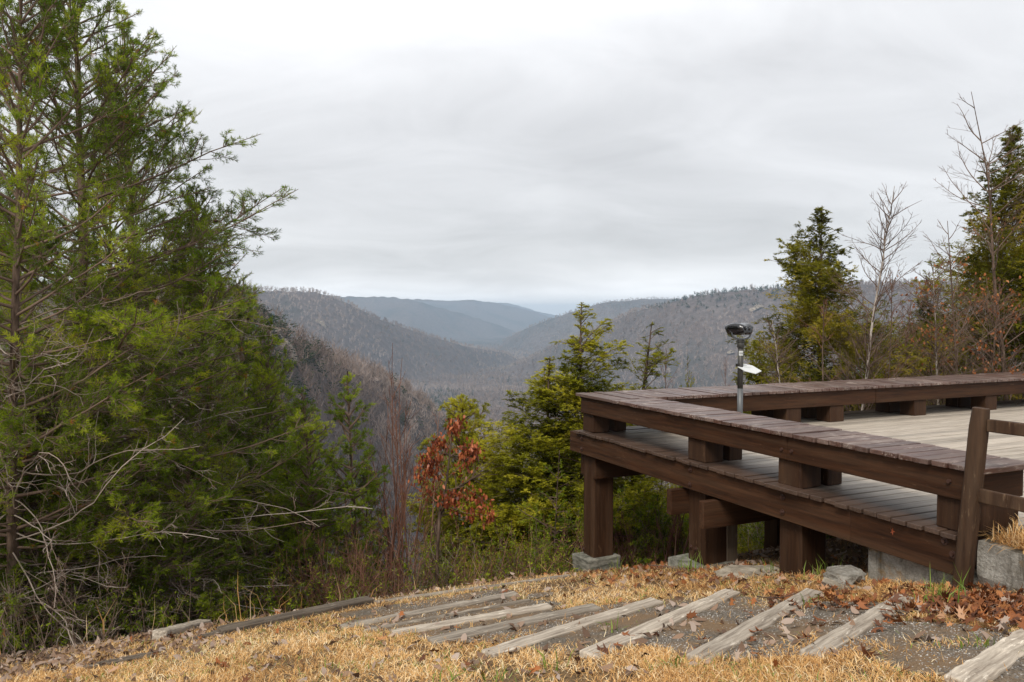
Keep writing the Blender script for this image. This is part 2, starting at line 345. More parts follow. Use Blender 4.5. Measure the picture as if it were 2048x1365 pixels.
def macro_z(az, D):
    base = np.interp(D, [30, 60, 100, 200, 300, 450, 700, 1000, 1500, 2500, 4000, 7000, 12000], [-24, -42, -62, -100, -128, -152, -170, -180, -186, -190, -185, -170, -160])
    z = base+6*(vnoise(az, D, 140, 3)-.5)
    for i, (cr, sl, back) in enumerate(RIDGES):
        a = np.array(cr, float); py = np.interp(az, a[:, 0], a[:, 1]); Dc = np.interp(az, a[:, 0], a[:, 2])
        tree = 7 if Dc.max() < 3500 else 4
        zc = -(py-HOR)/F*Dc-tree
        w = 1+.5*(vnoise(az, D*0, 90, 20+i)-.5)
        d = Dc-D
        prof = np.where(d > 0, zc-sl*w*np.maximum(d, 0)**1.0*(.55+.45*smooth(0, 120, d)), zc+back*d)
        r = 10*(vnoise(az+D*.1, D, 70, 30+i)-.5)*smooth(20, 250, np.abs(d))
        k = 12.
        h = np.clip(.5+.5*(z-(prof+r))/k, 0, 1); z = (prof+r)*(1-h)+z*h+k*h*(1-h)*.5
    return z
azs = np.arange(-900, 2900, 6.); Ds = np.exp(np.linspace(math.log(50), math.log(14000), 300))
AZ, DD = np.meshgrid(azs, Ds); Z = macro_z(AZ, DD)
Z = Z+(rng.random(Z.shape)-.5)*np.interp(DD, [3000, 5000], [0, 9])
v = np.stack([(AZ-1024)/F*DD, DD, Z], -1).reshape(-1, 3); m_ = AZ.shape[1]
i_ = np.arange((AZ.shape[0]-1)*m_).reshape(-1, m_)[:, :-1].ravel()
mesh_np('valley_hills', v, np.stack([i_, i_+1, i_+1+m_, i_+m_], 1), M['hill'], smooth_=True, kind='structure')
# far bare woods on the slopes: scattered tree shapes, uncountable
def woods(name, n, d0, d1, az0, az1, nb, hgt, wd, evergreen=.02, tintbase=.5):
    az = rng.uniform(az0, az1, n); D = np.exp(rng.uniform(math.log(d0), math.log(d1), n))
    z = macro_z(az, D); x = (az-1024)/F*D
    H = hgt*rng.uniform(.7, 1.25, n); tv = np.clip(tintbase+.42*(vnoise(x, D, 90, 9)-.5)+.30*(vnoise(x, D, 320, 19)-.5)+rng.normal(0, .075, n), .16, .92)
    ev = (rng.random(n) < evergreen*2*vnoise(x, D, 60, 11)**2*2); 
    # dark pines along the right-hand rim and in a clump on the valley floor
    rim = (az > 1230) & (az < 1600) & (D > 1500) & (D < 2000) & (z > 5) & (rng.random(n) < .8)
    clump = (np.hypot((az-880)/45, np.log(D/1650)*6) < 1) & (rng.random(n) < .6)
    clump2 = (np.hypot((az-1110)/60, np.log(D/2700)*9) < 1) & (rng.random(n) < .5)
    spur = (np.abs(az-565) < 70) & (D > 290) & (D < 380) & (rng.random(n) < .55)
    ev |= rim | clump | clump2 | spur
    tv = np.where(ev, rng.uniform(0, .12, n), tv)
    # crown slivers
    a = rng.uniform(0, 2*math.pi, (n, nb)); t = rng.uniform(.25, 1, (n, nb))
    el = np.where(ev[:, None], rng.uniform(-.3, .5, (n, nb)), rng.uniform(.5, 1.35, (n, nb)))
    base = np.stack([x[:, None]+0*t, D[:, None]+0*t, z[:, None]-1+H[:, None]*t*.75], -1)
    base[..., 0] += rng.normal(0, .09, (n, nb))*H[:, None]; base[..., 1] += rng.normal(0, .09, (n, nb))*H[:, None]
    L = np.where(ev[:, None], H[:, None]*.32*(1.15-t), H[:, None]*rng.uniform(.22, .42, (n, nb)))
    d = np.stack([np.cos(a)*np.cos(el), np.sin(a)*np.cos(el), np.sin(el)], -1)
    s = np.cross(d, rng.normal(0, 1, (n, nb, 3))); s /= np.linalg.norm(s, axis=-1, keepdims=True)
    w = wd*(1+1.2*ev[:, None])*np.interp(D, [150, 600, 3000], [.35, .7, 1.5])[:, None]
    A = base-s*w[..., None]*.5; B = base+s*w[..., None]*.5; T = base+d*L[..., None]
    vv = np.stack([A, B, T], 2).reshape(-1, 3)
    # trunks
    tw = wd*.6*np.interp(D, [150, 600, 3000], [.5, .7, 1.2])
    tr = np.stack([np.stack([x-tw/2, D, z-1], -1), np.stack([x+tw/2, D, z-1], -1), np.stack([x+rng.normal(0, .4, n), D, z+H*.85], -1)], 1).reshape(-1, 3)
    vv = np.concatenate([vv, tr]); tt = np.concatenate([np.repeat(tv, nb*3)+np.repeat(rng.normal(0, .05, n*nb), 3)*np.repeat(~ev, nb*3), np.repeat(np.where(ev, .16, np.clip(tv+.1, 0, .85)), 3)])
    mesh_np(name, vv, np.arange(len(vv)).reshape(-1, 3), M['winter'], tint=tt, kind='stuff', label='bare grey brown winter woods covering the valley and its slopes', category='woods')
woods('far_woods', 52000, 800, 4300, -60, 2150, 16, 13, .95)
woods('near_woods', 15000, 130, 800, 250, 1800, 34, 12, .55, .06, .55)
# creek in the valley bottom
def creek():
    pts = [(700, 300), (740, 320), (790, 350), (840, 380), (900, 420), (950, 470), (1010, 500), (1060, 540)]
    a = np.array(pts, float); t = np.linspace(0, len(pts)-1, 80); az = np.interp(t, range(len(pts)), a[:, 0]); D = np.interp(t, range(len(pts)), a[:, 1])
    w = 9+3*np.sin(t*5); L = np.stack([(az-1024)/F*(D-w), D-w, macro_z(az, D-w)+1.5], -1); R = np.stack([(az-1024)/F*(D+w), D+w, macro_z(az, D+w)+1.5], -1)
    z = np.maximum(L[:, 2], R[:, 2])+4; L[:, 2] = z; R[:, 2] = z
    v = np.concatenate([L, R]); i = np.arange(79); mesh_np('creek_water', v, np.stack([i, i+1, i+81, i+80], 1), M['creek'], kind='structure')
creek()
# cliffs in the woods
def cliff(az, D, w, h, seed, lab):
    r = np.random.default_rng(seed); n = 14; k = 6; x = (az-1024)/F*D; vs = []
    for j in range(k):
        for i in range(n):
            xx = x+w*(i/(n-1)-.5); zz = macro_z(np.array([1024+xx/D*F]), np.array([D+j*0.]))[0]
            env = .35+.65*math.sin(math.pi*min(max(i/(n-1), .03), .97))**.5
            vs.append([xx+r.normal(0, .6), D-4+j*1.2+r.normal(0, 1.2), zz-3+h*env*(j/(k-1))*r.uniform(.85, 1.1)+6])
    nv = len(vs)
    for j in range(k):
        for i in range(n): p = vs[j*n+i]; vs.append([p[0], p[1]+16, p[2]-6])
    f = [[j*n+i, j*n+i+1, (j+1)*n+i+1, (j+1)*n+i] for j in range(k-1) for i in range(n-1)]
    t = (k-1)*n; f += [[t+i, t+i+1, nv+t+i+1, nv+t+i] for i in range(n-1)]
    me = bpy.data.meshes.new('cliff'); me.from_pydata(vs, [], f); me.materials.append(M['cliff'])
    o = bpy.data.objects.new('rock_cliff', me); COL.objects.link(o); tag(o, lab, 'cliff', None, 'structure')
cliff(1512, 1690, 28, 9, 1, 'pale rock cliff high on the right hand slope')
cliff(1462, 1560, 14, 6, 2, 'small yellowish cliff below the higher one on the right slope')
cliff(642, 1900, 26, 10, 3, 'pale cliff near the top of the left hand ridge')
cliff(560, 318, 9, 5, 4, 'grey rock outcrop on the near left hillside below the pines')
# ---------------------------------------------------------------- haze
hz = MB(); hz.box((-9500, -400, -214), (11500, 10900, 86))
hm = bpy.data.materials.new('haze_air'); hm.use_nodes = True; nt = hm.node_tree; nt.nodes.clear()
pv = nt.nodes.new('ShaderNodeVolumePrincipled'); mo = nt.nodes.new('ShaderNodeOutputMaterial'); nt.links.new(pv.outputs[0], mo.inputs['Volume'])
pv.inputs['Color'].default_value = (.60, .79, 1, 1); pv.inputs['Density'].default_value = .00013
hz.build('haze', hm, kind='stuff', label='thin bluish haze filling the valley air', category='haze')
# ---------------------------------------------------------------- viewing deck
RZ = math.atan2(U[1], U[0])
deck = empty('viewing_deck', tuple(C0), RZ, label='raised brown timber viewing deck on thick square posts', cat='deck')
DW, DL = 6.15, 14.5   # extent along u, along v
m = MB(); x = -.02; bw = .142
while x < 5.62:
    y0 = random.uniform(-.012, .02); m.box((x, y0, -.546), (x+bw-.018, DL, -.508+random.uniform(-.004, .004)), jit=.0015); x += bw
m.box((3.72, -.03, -.540), (4.11, .11, -.502), .6)
m.build('deck_floor', M['deck'], deck, .004)
def beam(name, a, b, mat, par=deck, bev=.006, **k):
    q = MB(); q.box(a, b, jit=.002); return q.build(name, mat, par, bev, 2, **k)
beam('fascia_board', (-.24, .045, -.82), (4.645, .125, -.548), M['paint_x'])
beam('fascia_board', (4.65, .040, -.822), (5.66, .122, -.549), M['paint_x'])
beam('fascia_board', (-.05, .16, -.82), (.03, DL, -.549), M['paint_y'])
for u_ in (.9, 1.6, 2.15, 3.1, 3.6, 4.3, 5.0, 5.5): beam('joist', (u_, .13, -.80), (u_+.07, DL, -.549), M['paint_y'])
for u_ in (0.0, 2.34, 3.73):
    for vv in (.13, 3.3, 6.5, 9.7, 12.9):
        zb = -.845; lx, ly = C0[0]+U[0]*(u_+.14)+V[0]*(vv+.14), C0[1]+U[1]*(u_+.14)+V[1]*(vv+.14)
        if vv < 1: bot = {0.0: -2.21, 2.34: -1.62, 3.73: -1.40}[u_]
        else: bot = gz(lx, ly)+1.1-.1
        bot = min(bot, zb-.3)
        sp = MB(); sp.box((u_, vv, bot), (u_+.285, vv+.30, zb), jit=.003); sp.build('support_post', M['paint_z'], deck, .01, 2)
beam('header_beam', (.27, .11, -1.12), (.35, 13, -.845), M['paint_y'])
beam('header_beam', (-.08, .13, -1.12), (-.002, 13, -.845), M['paint_y'])
beam('header_beam', (2.25, -.10, -1.12), (2.338, 13, -.845), M['paint_y'])
beam('header_beam', (2.84, -.12, -1.13), (2.92, 13, -.845), M['paint_y'])
sp = MB(); sp.box((2.50, .42, -1.80), (2.64, .56, -1.125), jit=.002); sp.build('prop_post', M['greypost'], deck, .005, label='thin grey weathered prop post')
sp = MB(); sp.box((.288, .13, -.845), (.30, .22, -1.4)); 
def bolt(par, px, py, vo, r=.022):
    u_, z_ = onv(px, py, vo); b = MB(); b.cyl((u_, vo, z_), (u_, vo-.008, z_), r*1.25, n=14); b.cyl((u_, vo-.008, z_), (u_, vo-.024, z_), r*.75, r*.6, n=6); b.build('bolt', M['bolt'], par)
for p in ((1565.5, 994.5), (1565, 1024.5), (1890, 1082.7), (1906.5, 1109), (1164, 877), (1164, 898), (1381.5, 939.6), (1380, 969)): bolt(deck, *p, .043)
for p in ((1382, 1094), (1393, 1098), (1160, 1095), (1168, 1098)): bolt(deck, *p, .128)
# bench
bench = empty('perimeter_bench', tuple(C0+np.array([0, 0, -.508])), RZ, label='long low brown bench running round the edge of the deck, worn plank top', cat='bench')
def bz(t): return (t[0], t[1], t[2]+.508)
BWD, BBW, BEND = .62, .94, 5.83
m = MB(); x = BBW+.002
while x < BEND-.02:
    w = .14; x1 = min(x+w-.015, BEND); h = random.uniform(-.004, .004)
    m.box(bz((x, random.uniform(-.012, .012), -.040)), bz((x1, BWD+random.uniform(-.008, .008), h)), jit=.002); x += w
m.build('seat', M['seat_y'], bench, .004)
m = MB(); y = 0
while y < 13.9:
    w = .14; h = random.uniform(-.004, .004)
    m.box(bz((random.uniform(-.012, .012), y, -.040)), bz((BBW+random.uniform(-.006, .004), y+w-.015, h)), jit=.002); y += w
m.build('seat', M['seat_x'], bench, .004)
def bb(a, b, mat): return beam('bench_rail', bz(a), bz(b), mat, bench)
bb((.06, .05, -.262), (3.897, .12, -.0415), M['paint_x']); bb((3.903, .052, -.263), (5.66, .122, -.0418), M['paint_x'])
bb((1.0, .50, -.262), (5.66, .57, -.0415), M['paint_x'])
bb((5.662, .05, -.262), (5.73, .60, -.0415), M['paint_y'])
bb((.82, .575, -.262), (.89, 4.6, -.0415), M['paint_y']); bb((.822, 4.604, -.263), (.892, 13.9, -.0418), M['paint_y'])
bb((.06, .125, -.262), (.13, 13.9, -.0415), M['paint_y'])
def blk(a, b):
    q = MB(); q.box(bz(a), bz(b), jit=.003); q.build('bench_block', M['paint_z'], bench, .01, 2)
for u0, u1 in ((.045, .335), (2.37, 2.66), (3.75, 4.035)):
    blk((u0, .09, -.507), (u1, .335, -.263)); blk((u0, .42, -.507), (u1, .60, -.2635))
blk((5.41, .09, -.507), (5.70, .60, -.263))
for v0 in (1.3, 2.9, 3.72, 5.45, 7.1, 9.6, 11.8):
    blk((.14, v0, -.507), (.42, v0+.27, -.263)); blk((.60, v0, -.507), (.87, v0+.27, -.2635))
for p in ((1564, 899), (1584, 903), (1899, 963)):
    u_, z_ = onv(*p, .048); b = MB(); b.cyl((u_, .048, z_+.508), (u_, .03, z_+.508), .018, .014, n=8); b.build('bolt', M['bolt'], bench)
# footings, foundation, retaining wall
def L2W(u_, v_, z_): return tuple(C0+U*u_+V*v_+np.array([0, 0, z_]))
def blob(name, c, r, mat, seed, parent=None, squash=.3, sub=3, rough=.25, rz=0, **k):
    import bmesh
    bm = bmesh.new(); bmesh.ops.create_icosphere(bm, subdivisions=sub, radius=1); rr = random.Random(seed); of = [rr.uniform(0, 50) for _ in range(3)]
    from mathutils import noise as mn
    for v in bm.verts:
        d = v.co.copy(); q = 1+rough*2*(mn.noise(d*1.3+Vector(of))+.5*mn.noise(d*3+Vector(of)))
        v.co = d*q; v.co.x = max(min(v.co.x, .9), -.95); v.co.z = max(min(v.co.z, .6+.1*mn.noise(d*2)), -.8); v.co = Vector((v.co.x*r[0], v.co.y*r[1], v.co.z*r[2]))
    me = bpy.data.meshes.new(name); bm.to_mesh(me); bm.free(); me.materials.append(mat)
    me.polygons.foreach_set('use_smooth', [False]*len(me.polygons))
    o = bpy.data.objects.new(name, me); COL.objects.link(o); o.location = c; o.rotation_euler[2] = rz; return tag(o, **k)
def footing(u0, v0, u1, v1, z0, z1, lab):
    o = empty('concrete_footing', L2W((u0+u1)/2, (v0+v1)/2, z0), RZ, label=lab, cat='footing'); a, b = (u1-u0)/2, (v1-v0)/2
    m = MB(); m.box((-a, -b, 0), (a, b, (z1-z0)*.55), jit=.015); m.build('base_block', M['footing'], o, .015, 2)
    m = MB(); m.box((-a-.02, -b-.02, (z1-z0)*.56), (a+.02, b+.02, z1-z0), jit=.02); m.build('top_course', M['footing'], o, .02, 2)
footing(-.05, .02, .33, .48, -2.74, -2.205, 'stepped grey footing under the leftmost far post of the deck')
footing(2.20, -.02, 2.68, .50, -1.95, -1.625, 'pale sloping concrete footing under the middle post of the deck')
blob('flat_rock', L2W(3.62, -.02, -1.42), (.32, .36, .07), M['stone'], 4, rz=.6, label='flat pale rock slab lying against the third deck post', cat='rock')
blob('rock', L2W(4.72, -.10, -1.07), (.19, .16, .09), M['concrete'], 9, rz=.3, label='grey rounded rock at the left end of the concrete foundation', cat='rock')
blob('rock', L2W(4.98, -.30, -1.13), (.30, .13, .12), M['stone'], 12, rz=-1.2, label='long pale crumbling rock half buried in leaves before the foundation', cat='rock')
m = MB(); m.box((4.74, .14, -1.6), (5.75, 2.5, -.835), jit=.004)
m.build('foundation_block', M['concrete'], None, .02, 2, label='low stained concrete foundation under the near end of the deck', cat='foundation')
o = bpy.data.objects['foundation_block']; o.location = tuple(C0); o.rotation_euler[2] = RZ
m = MB(); segs = 26
def wall_mesh():
    vs = []; fs = []; L0, L1 = 5.755, 9.5; ny = 60; nz = 12
    for i in range(ny+1):
        for j in range(nz+1):
            uu = L0+(L1-L0)*i/ny; z = -1.5+.97*j/nz; led = -.035 if j > 8 else 0
            y = .10+led+.012*(vnoise(uu*10, z*10, 1.1, 4)-.5)*2+.02*(vnoise(uu, z, .13, 8)-.5)
            vs.append([uu, float(y), z+.015*float(vnoise(uu, 0, .3, 3)-.5)])
    for i in range(ny):
        for j in range(nz): a = i*(nz+1)+j; fs.append([a, a+nz+1, a+nz+2, a+1])
    n0 = len(vs)
    for i in range(ny+1):
        uu = L0+(L1-L0)*i/ny; vs.append([uu, .23, -.535+.01*math.sin(uu*9)]); vs.append([uu, .25, -1.5])
    for i in range(ny):
        a = i*(nz+1)+nz; b = n0+2*i; fs.append([a, a+nz+1, b+2, b]); fs.append([b, b+2, b+3, b+1])
    fs.append([j for j in range(nz+1)][::-1]+[n0+1, n0][:0]) if False else None
    fs.append([0]+[j for j in range(1, nz+1)]+[n0, n0+1])
    me = bpy.data.meshes.new('retaining_wall'); me.from_pydata(vs, [], fs); me.materials.append(M['concrete']); o = bpy.data.objects.new('retaining_wall', me); COL.objects.link(o)
    o.location = tuple(C0); o.rotation_euler[2] = RZ; tag(o, 'mossy cracked concrete retaining wall behind the leaning fence post', 'wall')
wall_mesh()
# raised earth behind the wall
def bank():
    us = np.linspace(6.0, 9.5, 34); vs_ = np.linspace(.21, 9, 50); Uq, Vq = np.meshgrid(us, vs_)
    Zq = -.555+.10*smooth(.3, .9, Vq)+.05*(vnoise(Uq, Vq, .4, 3)-.5)
    P = C0[None, None]+Uq[..., None]*U+Vq[..., None]*V; P[..., 2] += Zq; n, m2 = Uq.shape; i = np.arange((n-1)*m2).reshape(n-1, m2)[:, :-1].ravel()
    mesh_np('earth_bank', P.reshape(-1, 3), np.stack([i, i+1, i+1+m2, i+m2], 1), M['soil'], smooth_=True, kind='structure')
    us = np.linspace(5.78, 6.05, 8); vs_ = np.linspace(.21, 1.2, 12); Uq, Vq = np.meshgrid(us, vs_); P = C0[None, None]+Uq[..., None]*U+Vq[..., None]*V; P[..., 2] += -.56-.25*smooth(6.0, 5.78, Uq)*0; n, m2 = Uq.shape; i = np.arange((n-1)*m2).reshape(n-1, m2)[:, :-1].ravel()
    mesh_np('earth_bank', P.reshape(-1, 3), np.stack([i, i+1, i+1+m2, i+m2], 1), M['soil'], smooth_=True, kind='structure')
bank()
# fence
fence = empty('rail_fence', L2W(5.66, .0, -1.2), RZ, label='brown fence of a leaning post and two rails in front of the deck corner', cat='fence')
def fpost():
    m = MB(); rings = []; n = 10
    for k in range(15):
        t = k/14; z = -.1+1.73*t; uo = .15*t; r = .064*(1-.03*t)
        if k == 14: r *= .86
        i = len(m.v)
        for a in range(12):
            an = 2*math.pi*a/12; sq = 1/max(abs(math.cos(an)), abs(math.sin(an)))**.55
            m.v.append([uo+r*sq*math.cos(an)*.92+random.uniform(-.002, .002), r*sq*math.sin(an)+random.uniform(-.002, .002), z+(random.uniform(-.006, .006) if k == 14 else 0)]); m.t.append(.5)
        if k:
            for a in range(12): m.f.append([i-12+a, i-12+(a+1) % 12, i+(a+1) % 12, i+a])
    m.f.append([i+a for a in range(12)]); m.build('post', M['post'], fence, .006, 2)
    b = MB(); b.cyl((.03, -.066, .34), (.03, -.09, .34), .02, .014, n=8); b.build('bolt', M['bolt'], fence)
fpost()
for (z0, z1, h) in ((.36, .355, .088), (-.135, -.15, .095)):
    m = MB(); m.bar((.17+(.03 if z0 > 0 else -.02), .01, z0+1.2), (3.2, .01, z1+1.2), .05, h, .7, n=24, jit=.0035); m.build('rail', M['post'], fence, .008, 2)
# ---------------------------------------------------------------- coin viewer
def viewer():
    pu, pvv = 1.35, 1.665
    o = empty('binocular_viewer', L2W(pu, pvv, -.508), 0, label='black public binocular viewer on a grey pole standing on the deck', cat='viewer')
    m = MB(); m.cyl((0, 0, 0), (0, 0, .62), .036, n=24); m.build('lower_pole', M['polelow'], o, sm=True)
    m = MB(); m.cyl((0, 0, .62), (0, 0, 1.17), .0355, n=24); m.build('upper_pole', M['pole'], o, sm=True)
    m = MB(); m.cyl((0, 0, 0), (0, 0, .03), .09, .085, n=24); m.build('base_flange', M['polelow'], o, sm=True)
    m = MB(); m.cyl((0, 0, 1.145), (0, 0, 1.22), .047, n=24); m.cyl((0, 0, 1.22), (0, 0, 1.235), .060, n=24); m.cyl((0, 0, 1.235), (0, 0, 1.25), .045, n=24); m.build('collar', M['pole'], o, .003, sm=True)
    # yoke: flat U strap
    n = 22; vs = []; fs = []
    for i in range(n+1):
        a = math.pi*(i/n); c, s = math.cos(a), math.sin(a); r = 1
        X = .135*math.copysign(abs(c)**.75, c); Zz = 1.345-.10*abs(s)**.8
        Xi = .118*math.copysign(abs(c)**.75, c); Zi = 1.35-.083*abs(s)**.8
        for (xx, zz) in ((X, Zz), (Xi, Zi)):
            for y in (-.022, .022): vs.append([xx, y, zz])
        if i:
            b = 4*i; a0 = b-4
            for q in ((0, 1), (1, 3), (3, 2), (2, 0)): fs.append([a0+q[0], a0+q[1], b+q[1], b+q[0]])
    fs += [[0, 1, 3, 2], [4*n+2, 4*n+3, 4*n+1, 4*n]]
    me = bpy.data.meshes.new('yoke'); me.from_pydata(vs, [], fs); me.materials.append(M['black']); y = bpy.data.objects.new('yoke', me); COL.objects.link(y); y.parent = o; y.rotation_euler[2] = .1
    # body: superellipse section lofted from the front of the barrels to the eyepiece face
    vs = []; fs = []; K = 28; secs = [(-.135, .100, .045, 0), (-.125, .118, .066, 0), (-.07, .135, .080, .008), (0, .150, .088, .012), (.07, .160, .086, .008), (.13, .165, .076, 0), (.15, .155, .064, 0)]
    for (yy, hw, hh, dz) in secs:
        for k in range(K):
            a = 2*math.pi*k/K; c, s = math.cos(a), math.sin(a)
            notch = .012*math.exp(-(c/.22)**2)*(1 if s > 0 else .4)
            vs.append([hw*math.copysign(abs(c)**.6, c)*(1 if s > 0 else .86), yy, 1.385+dz+math.copysign(abs(s)**.55, s)*hh*(.75 if s > 0 else 1)-math.copysign(notch*1.5, s)])
    for j in range(len(secs)-1):
        for k in range(K): fs.append([j*K+k, j*K+(k+1) % K, (j+1)*K+(k+1) % K, (j+1)*K+k])
    fs.append([k for k in range(K)]); fs.append([(len(secs)-1)*K+k for k in range(K)][::-1])
    me = bpy.data.meshes.new('binocular_body'); me.from_pydata(vs, [], fs); me.materials.append(M['black']); me.polygons.foreach_set('use_smooth', [len(p.vertices) == 4 for p in me.polygons])
    b = bpy.data.objects.new('binocular_body', me); COL.objects.link(b); b.parent = o; b.rotation_euler[2] = .55; b.location = (0, 0, -.11); b.scale = (.93, .9, 1.08)
    for sx in (-1, 1):
        e = MB(); e.cyl((sx*.036, -.13, 1.392), (sx*.036, -.155, 1.392), .026, .024, n=20); e.build('eyepiece', M['black'], b, sm=True)
        g = MB(); g.cyl((sx*.036, -.1551, 1.392), (sx*.036, -.1565, 1.392), .016, n=16); g.build('lens', M['glass'], b)
        g = MB(); g.cyl((sx*.095, .148, 1.385), (sx*.095, .156, 1.385), .042, n=20); g.build('lens', M['glass'], b)
        g = MB(); g.cyl((sx*.128, 0, 1.352), (sx*.150, 0, 1.352), .015, n=12); g.build('pivot', M['black'], y)
    # information plate on a clamp
    c = MB(); c.box((-.055, -.03, .90), (.0, .03, .945)); c.build('clamp', M['black'], o, .004)
    def pp(x_, y_): return x_, y_
    hexp = [(-.05, .0), (.03, .10), (.17, .07), (.25, -.05), (.15, -.14), (.02, -.10)]
    vs = []; 
    for t in (0, .008):
        for (a, b2) in hexp: vs.append([a, b2-.02, .895+b2*.42+t-a*.12])
    f = [[0, 1, 2, 3, 4, 5][::-1], [6, 7, 8, 9, 10, 11]]+[[i, (i+1) % 6, 6+(i+1) % 6, 6+i] for i in range(6)]
    me = bpy.data.meshes.new('plate'); me.from_pydata(vs, [], f); me.materials.append(M['plate']); p = bpy.data.objects.new('information_plate', me); COL.objects.link(p); p.parent = o
    mm = MB()
    for (x0, y0, w_, h_) in ((.02, .040, .07, .014), (.04, .005, .10, .004), (.03, -.015, .09, .003)):
        i = len(mm.v)
        for (a, b2) in ((x0, y0), (x0+w_, y0), (x0+w_, y0+h_), (x0, y0+h_)): mm.v.append([a, b2-.02, .895+b2*.42+.0105-a*.12]); mm.t.append(.5)
        mm.f.append([i, i+1, i+2, i+3])
    mm.build('printing', M['greyprint'], p)
    # number tag, facing the lawn
    n_ = empty('tmp'); bpy.data.objects.remove(n_)
    t = MB(); ang = [math.radians(a) for a in np.linspace(-140, -50, 12)]
    for a in ang:
        for z in (1.045, 1.105): t.v.append([.0375*math.cos(a), .0375*math.sin(a), z]); t.t.append(.5)
    for i in range(11): t.f.append([2*i, 2*i+2, 2*i+3, 2*i+1])
    tg = t.build('number_tag', M['plate'], o)
    cu = bpy.data.curves.new('tag_number', 'FONT'); cu.body = '1005'; cu.size = .030; cu.align_x = 'CENTER'; cu.extrude = .0004
    to = bpy.data.objects.new('tag_number', cu); COL.objects.link(to); bpy.context.view_layer.update()
    me = bpy.data.meshes.new_from_object(to.evaluated_get(bpy.context.evaluated_depsgraph_get())); bpy.data.objects.remove(to)
    a0 = math.radians(-97)
    for v in me.vertices:
        xx, zz = v.co.x, v.co.y; a = a0+xx/.0385; v.co = Vector((.0387*math.cos(a), .0387*math.sin(a), 1.064+zz))
    me.materials.clear(); me.materials.append(M['print']); to = bpy.data.objects.new('tag_number', me); COL.objects.link(to); to.parent = tg
viewer()
# ---------------------------------------------------------------- timber steps
TG = 'grey timbers set as steps across the gravel path'
TIES = [((6.80, -.80, 0), (7.12, -1.95, 0), .17, 'wide cracked grey timber at the bottom right corner of the picture'),
 ((5.67, -.53, 0), (6.33, -2.06, 0), .15, 'silver grey cracked timber step between the gravel patch and the red leaves, nearest whole one'),
 ((4.92, -.61, 0), (5.93, -2.50, 0), .16, 'pinkish grey timber step with a thin twig lying across it'),
 ((4.31, -.90, 0), (5.36, -2.87, 0), .16, 'pale deeply grained timber step ending near the flat rock'),
 ((4.10, -1.50, 0), (4.80, -3.30, 0), .15, 'smooth brown grey timber step just left of the pale grained one'),
 ((3.90, -1.95, 0), (4.06, -3.44, 0), .15, 'grey timber step with a forked twig at its far end'),
 ((3.48, -2.17, 0), (3.48, -3.56, 0), .13, 'light grey timber step with a small dark knot midway'),
 ((2.99, -2.12, 0), (3.10, -3.69, 0), .045, 'thin straw coloured board edge between two far steps'),
 ((2.54, -2.05, 0), (2.75, -3.80, 0), .11, 'slate grey timber step, farthest one of the stair'),
 ((1.73, -1.02, 0), (1.42, -3.2, 0), .06, 'long thin pale edging board along the top of the drop'),
 ((1.42, -3.2, 0), (1.95, -4.72, 0), .15, 'dark weathered edging beam with a squared black end, left of the steps'),
 ((.98, -4.78, 0), (1.72, -5.21, 0), .16, 'broken slanting timber end lying beyond the edging beam'),
 ((2.62, -5.25, 0), (2.70, -5.75, 0), .09, 'short dark rotten timber scrap in the leaves at lower left'),
 ((1.95, -4.72, 0), (2.12, -4.95, 0), .10, 'small dark stub of timber below the edging beam end')]
for i, (a, b, w, lab) in enumerate(TIES):
    A = np.array(L2W(a[0], a[1], 0)); B = np.array(L2W(b[0], b[1], 0)); A[2] = a[2]; B[2] = b[2]
    h = .16 if i not in (7, 9) else .10
    rise = {10: .075, 11: .11, 9: .035, 7: .035}.get(i, .042)
    A[2] = gz(A[0], A[1])+rise; B[2] = gz(B[0], B[1])+rise-.01
    L = np.linalg.norm(B-A); m = MB(); m.bar((0, 0, 0), (L, 0, 0), w*.88, h, random.random(), n=18, jit=.0045)
    o = m.build('timber_beam' if i >= 9 else 'step_timber', M['tie_dark' if i in (10, 12, 13) else 'tie'], None, .012, 2, label=lab, cat='timber')
    if i < 9: o['group'] = TG
    d = (B-A)/L; o.location = tuple(A); o.rotation_euler = (0, -math.asin(d[2]), math.atan2(d[1], d[0]))
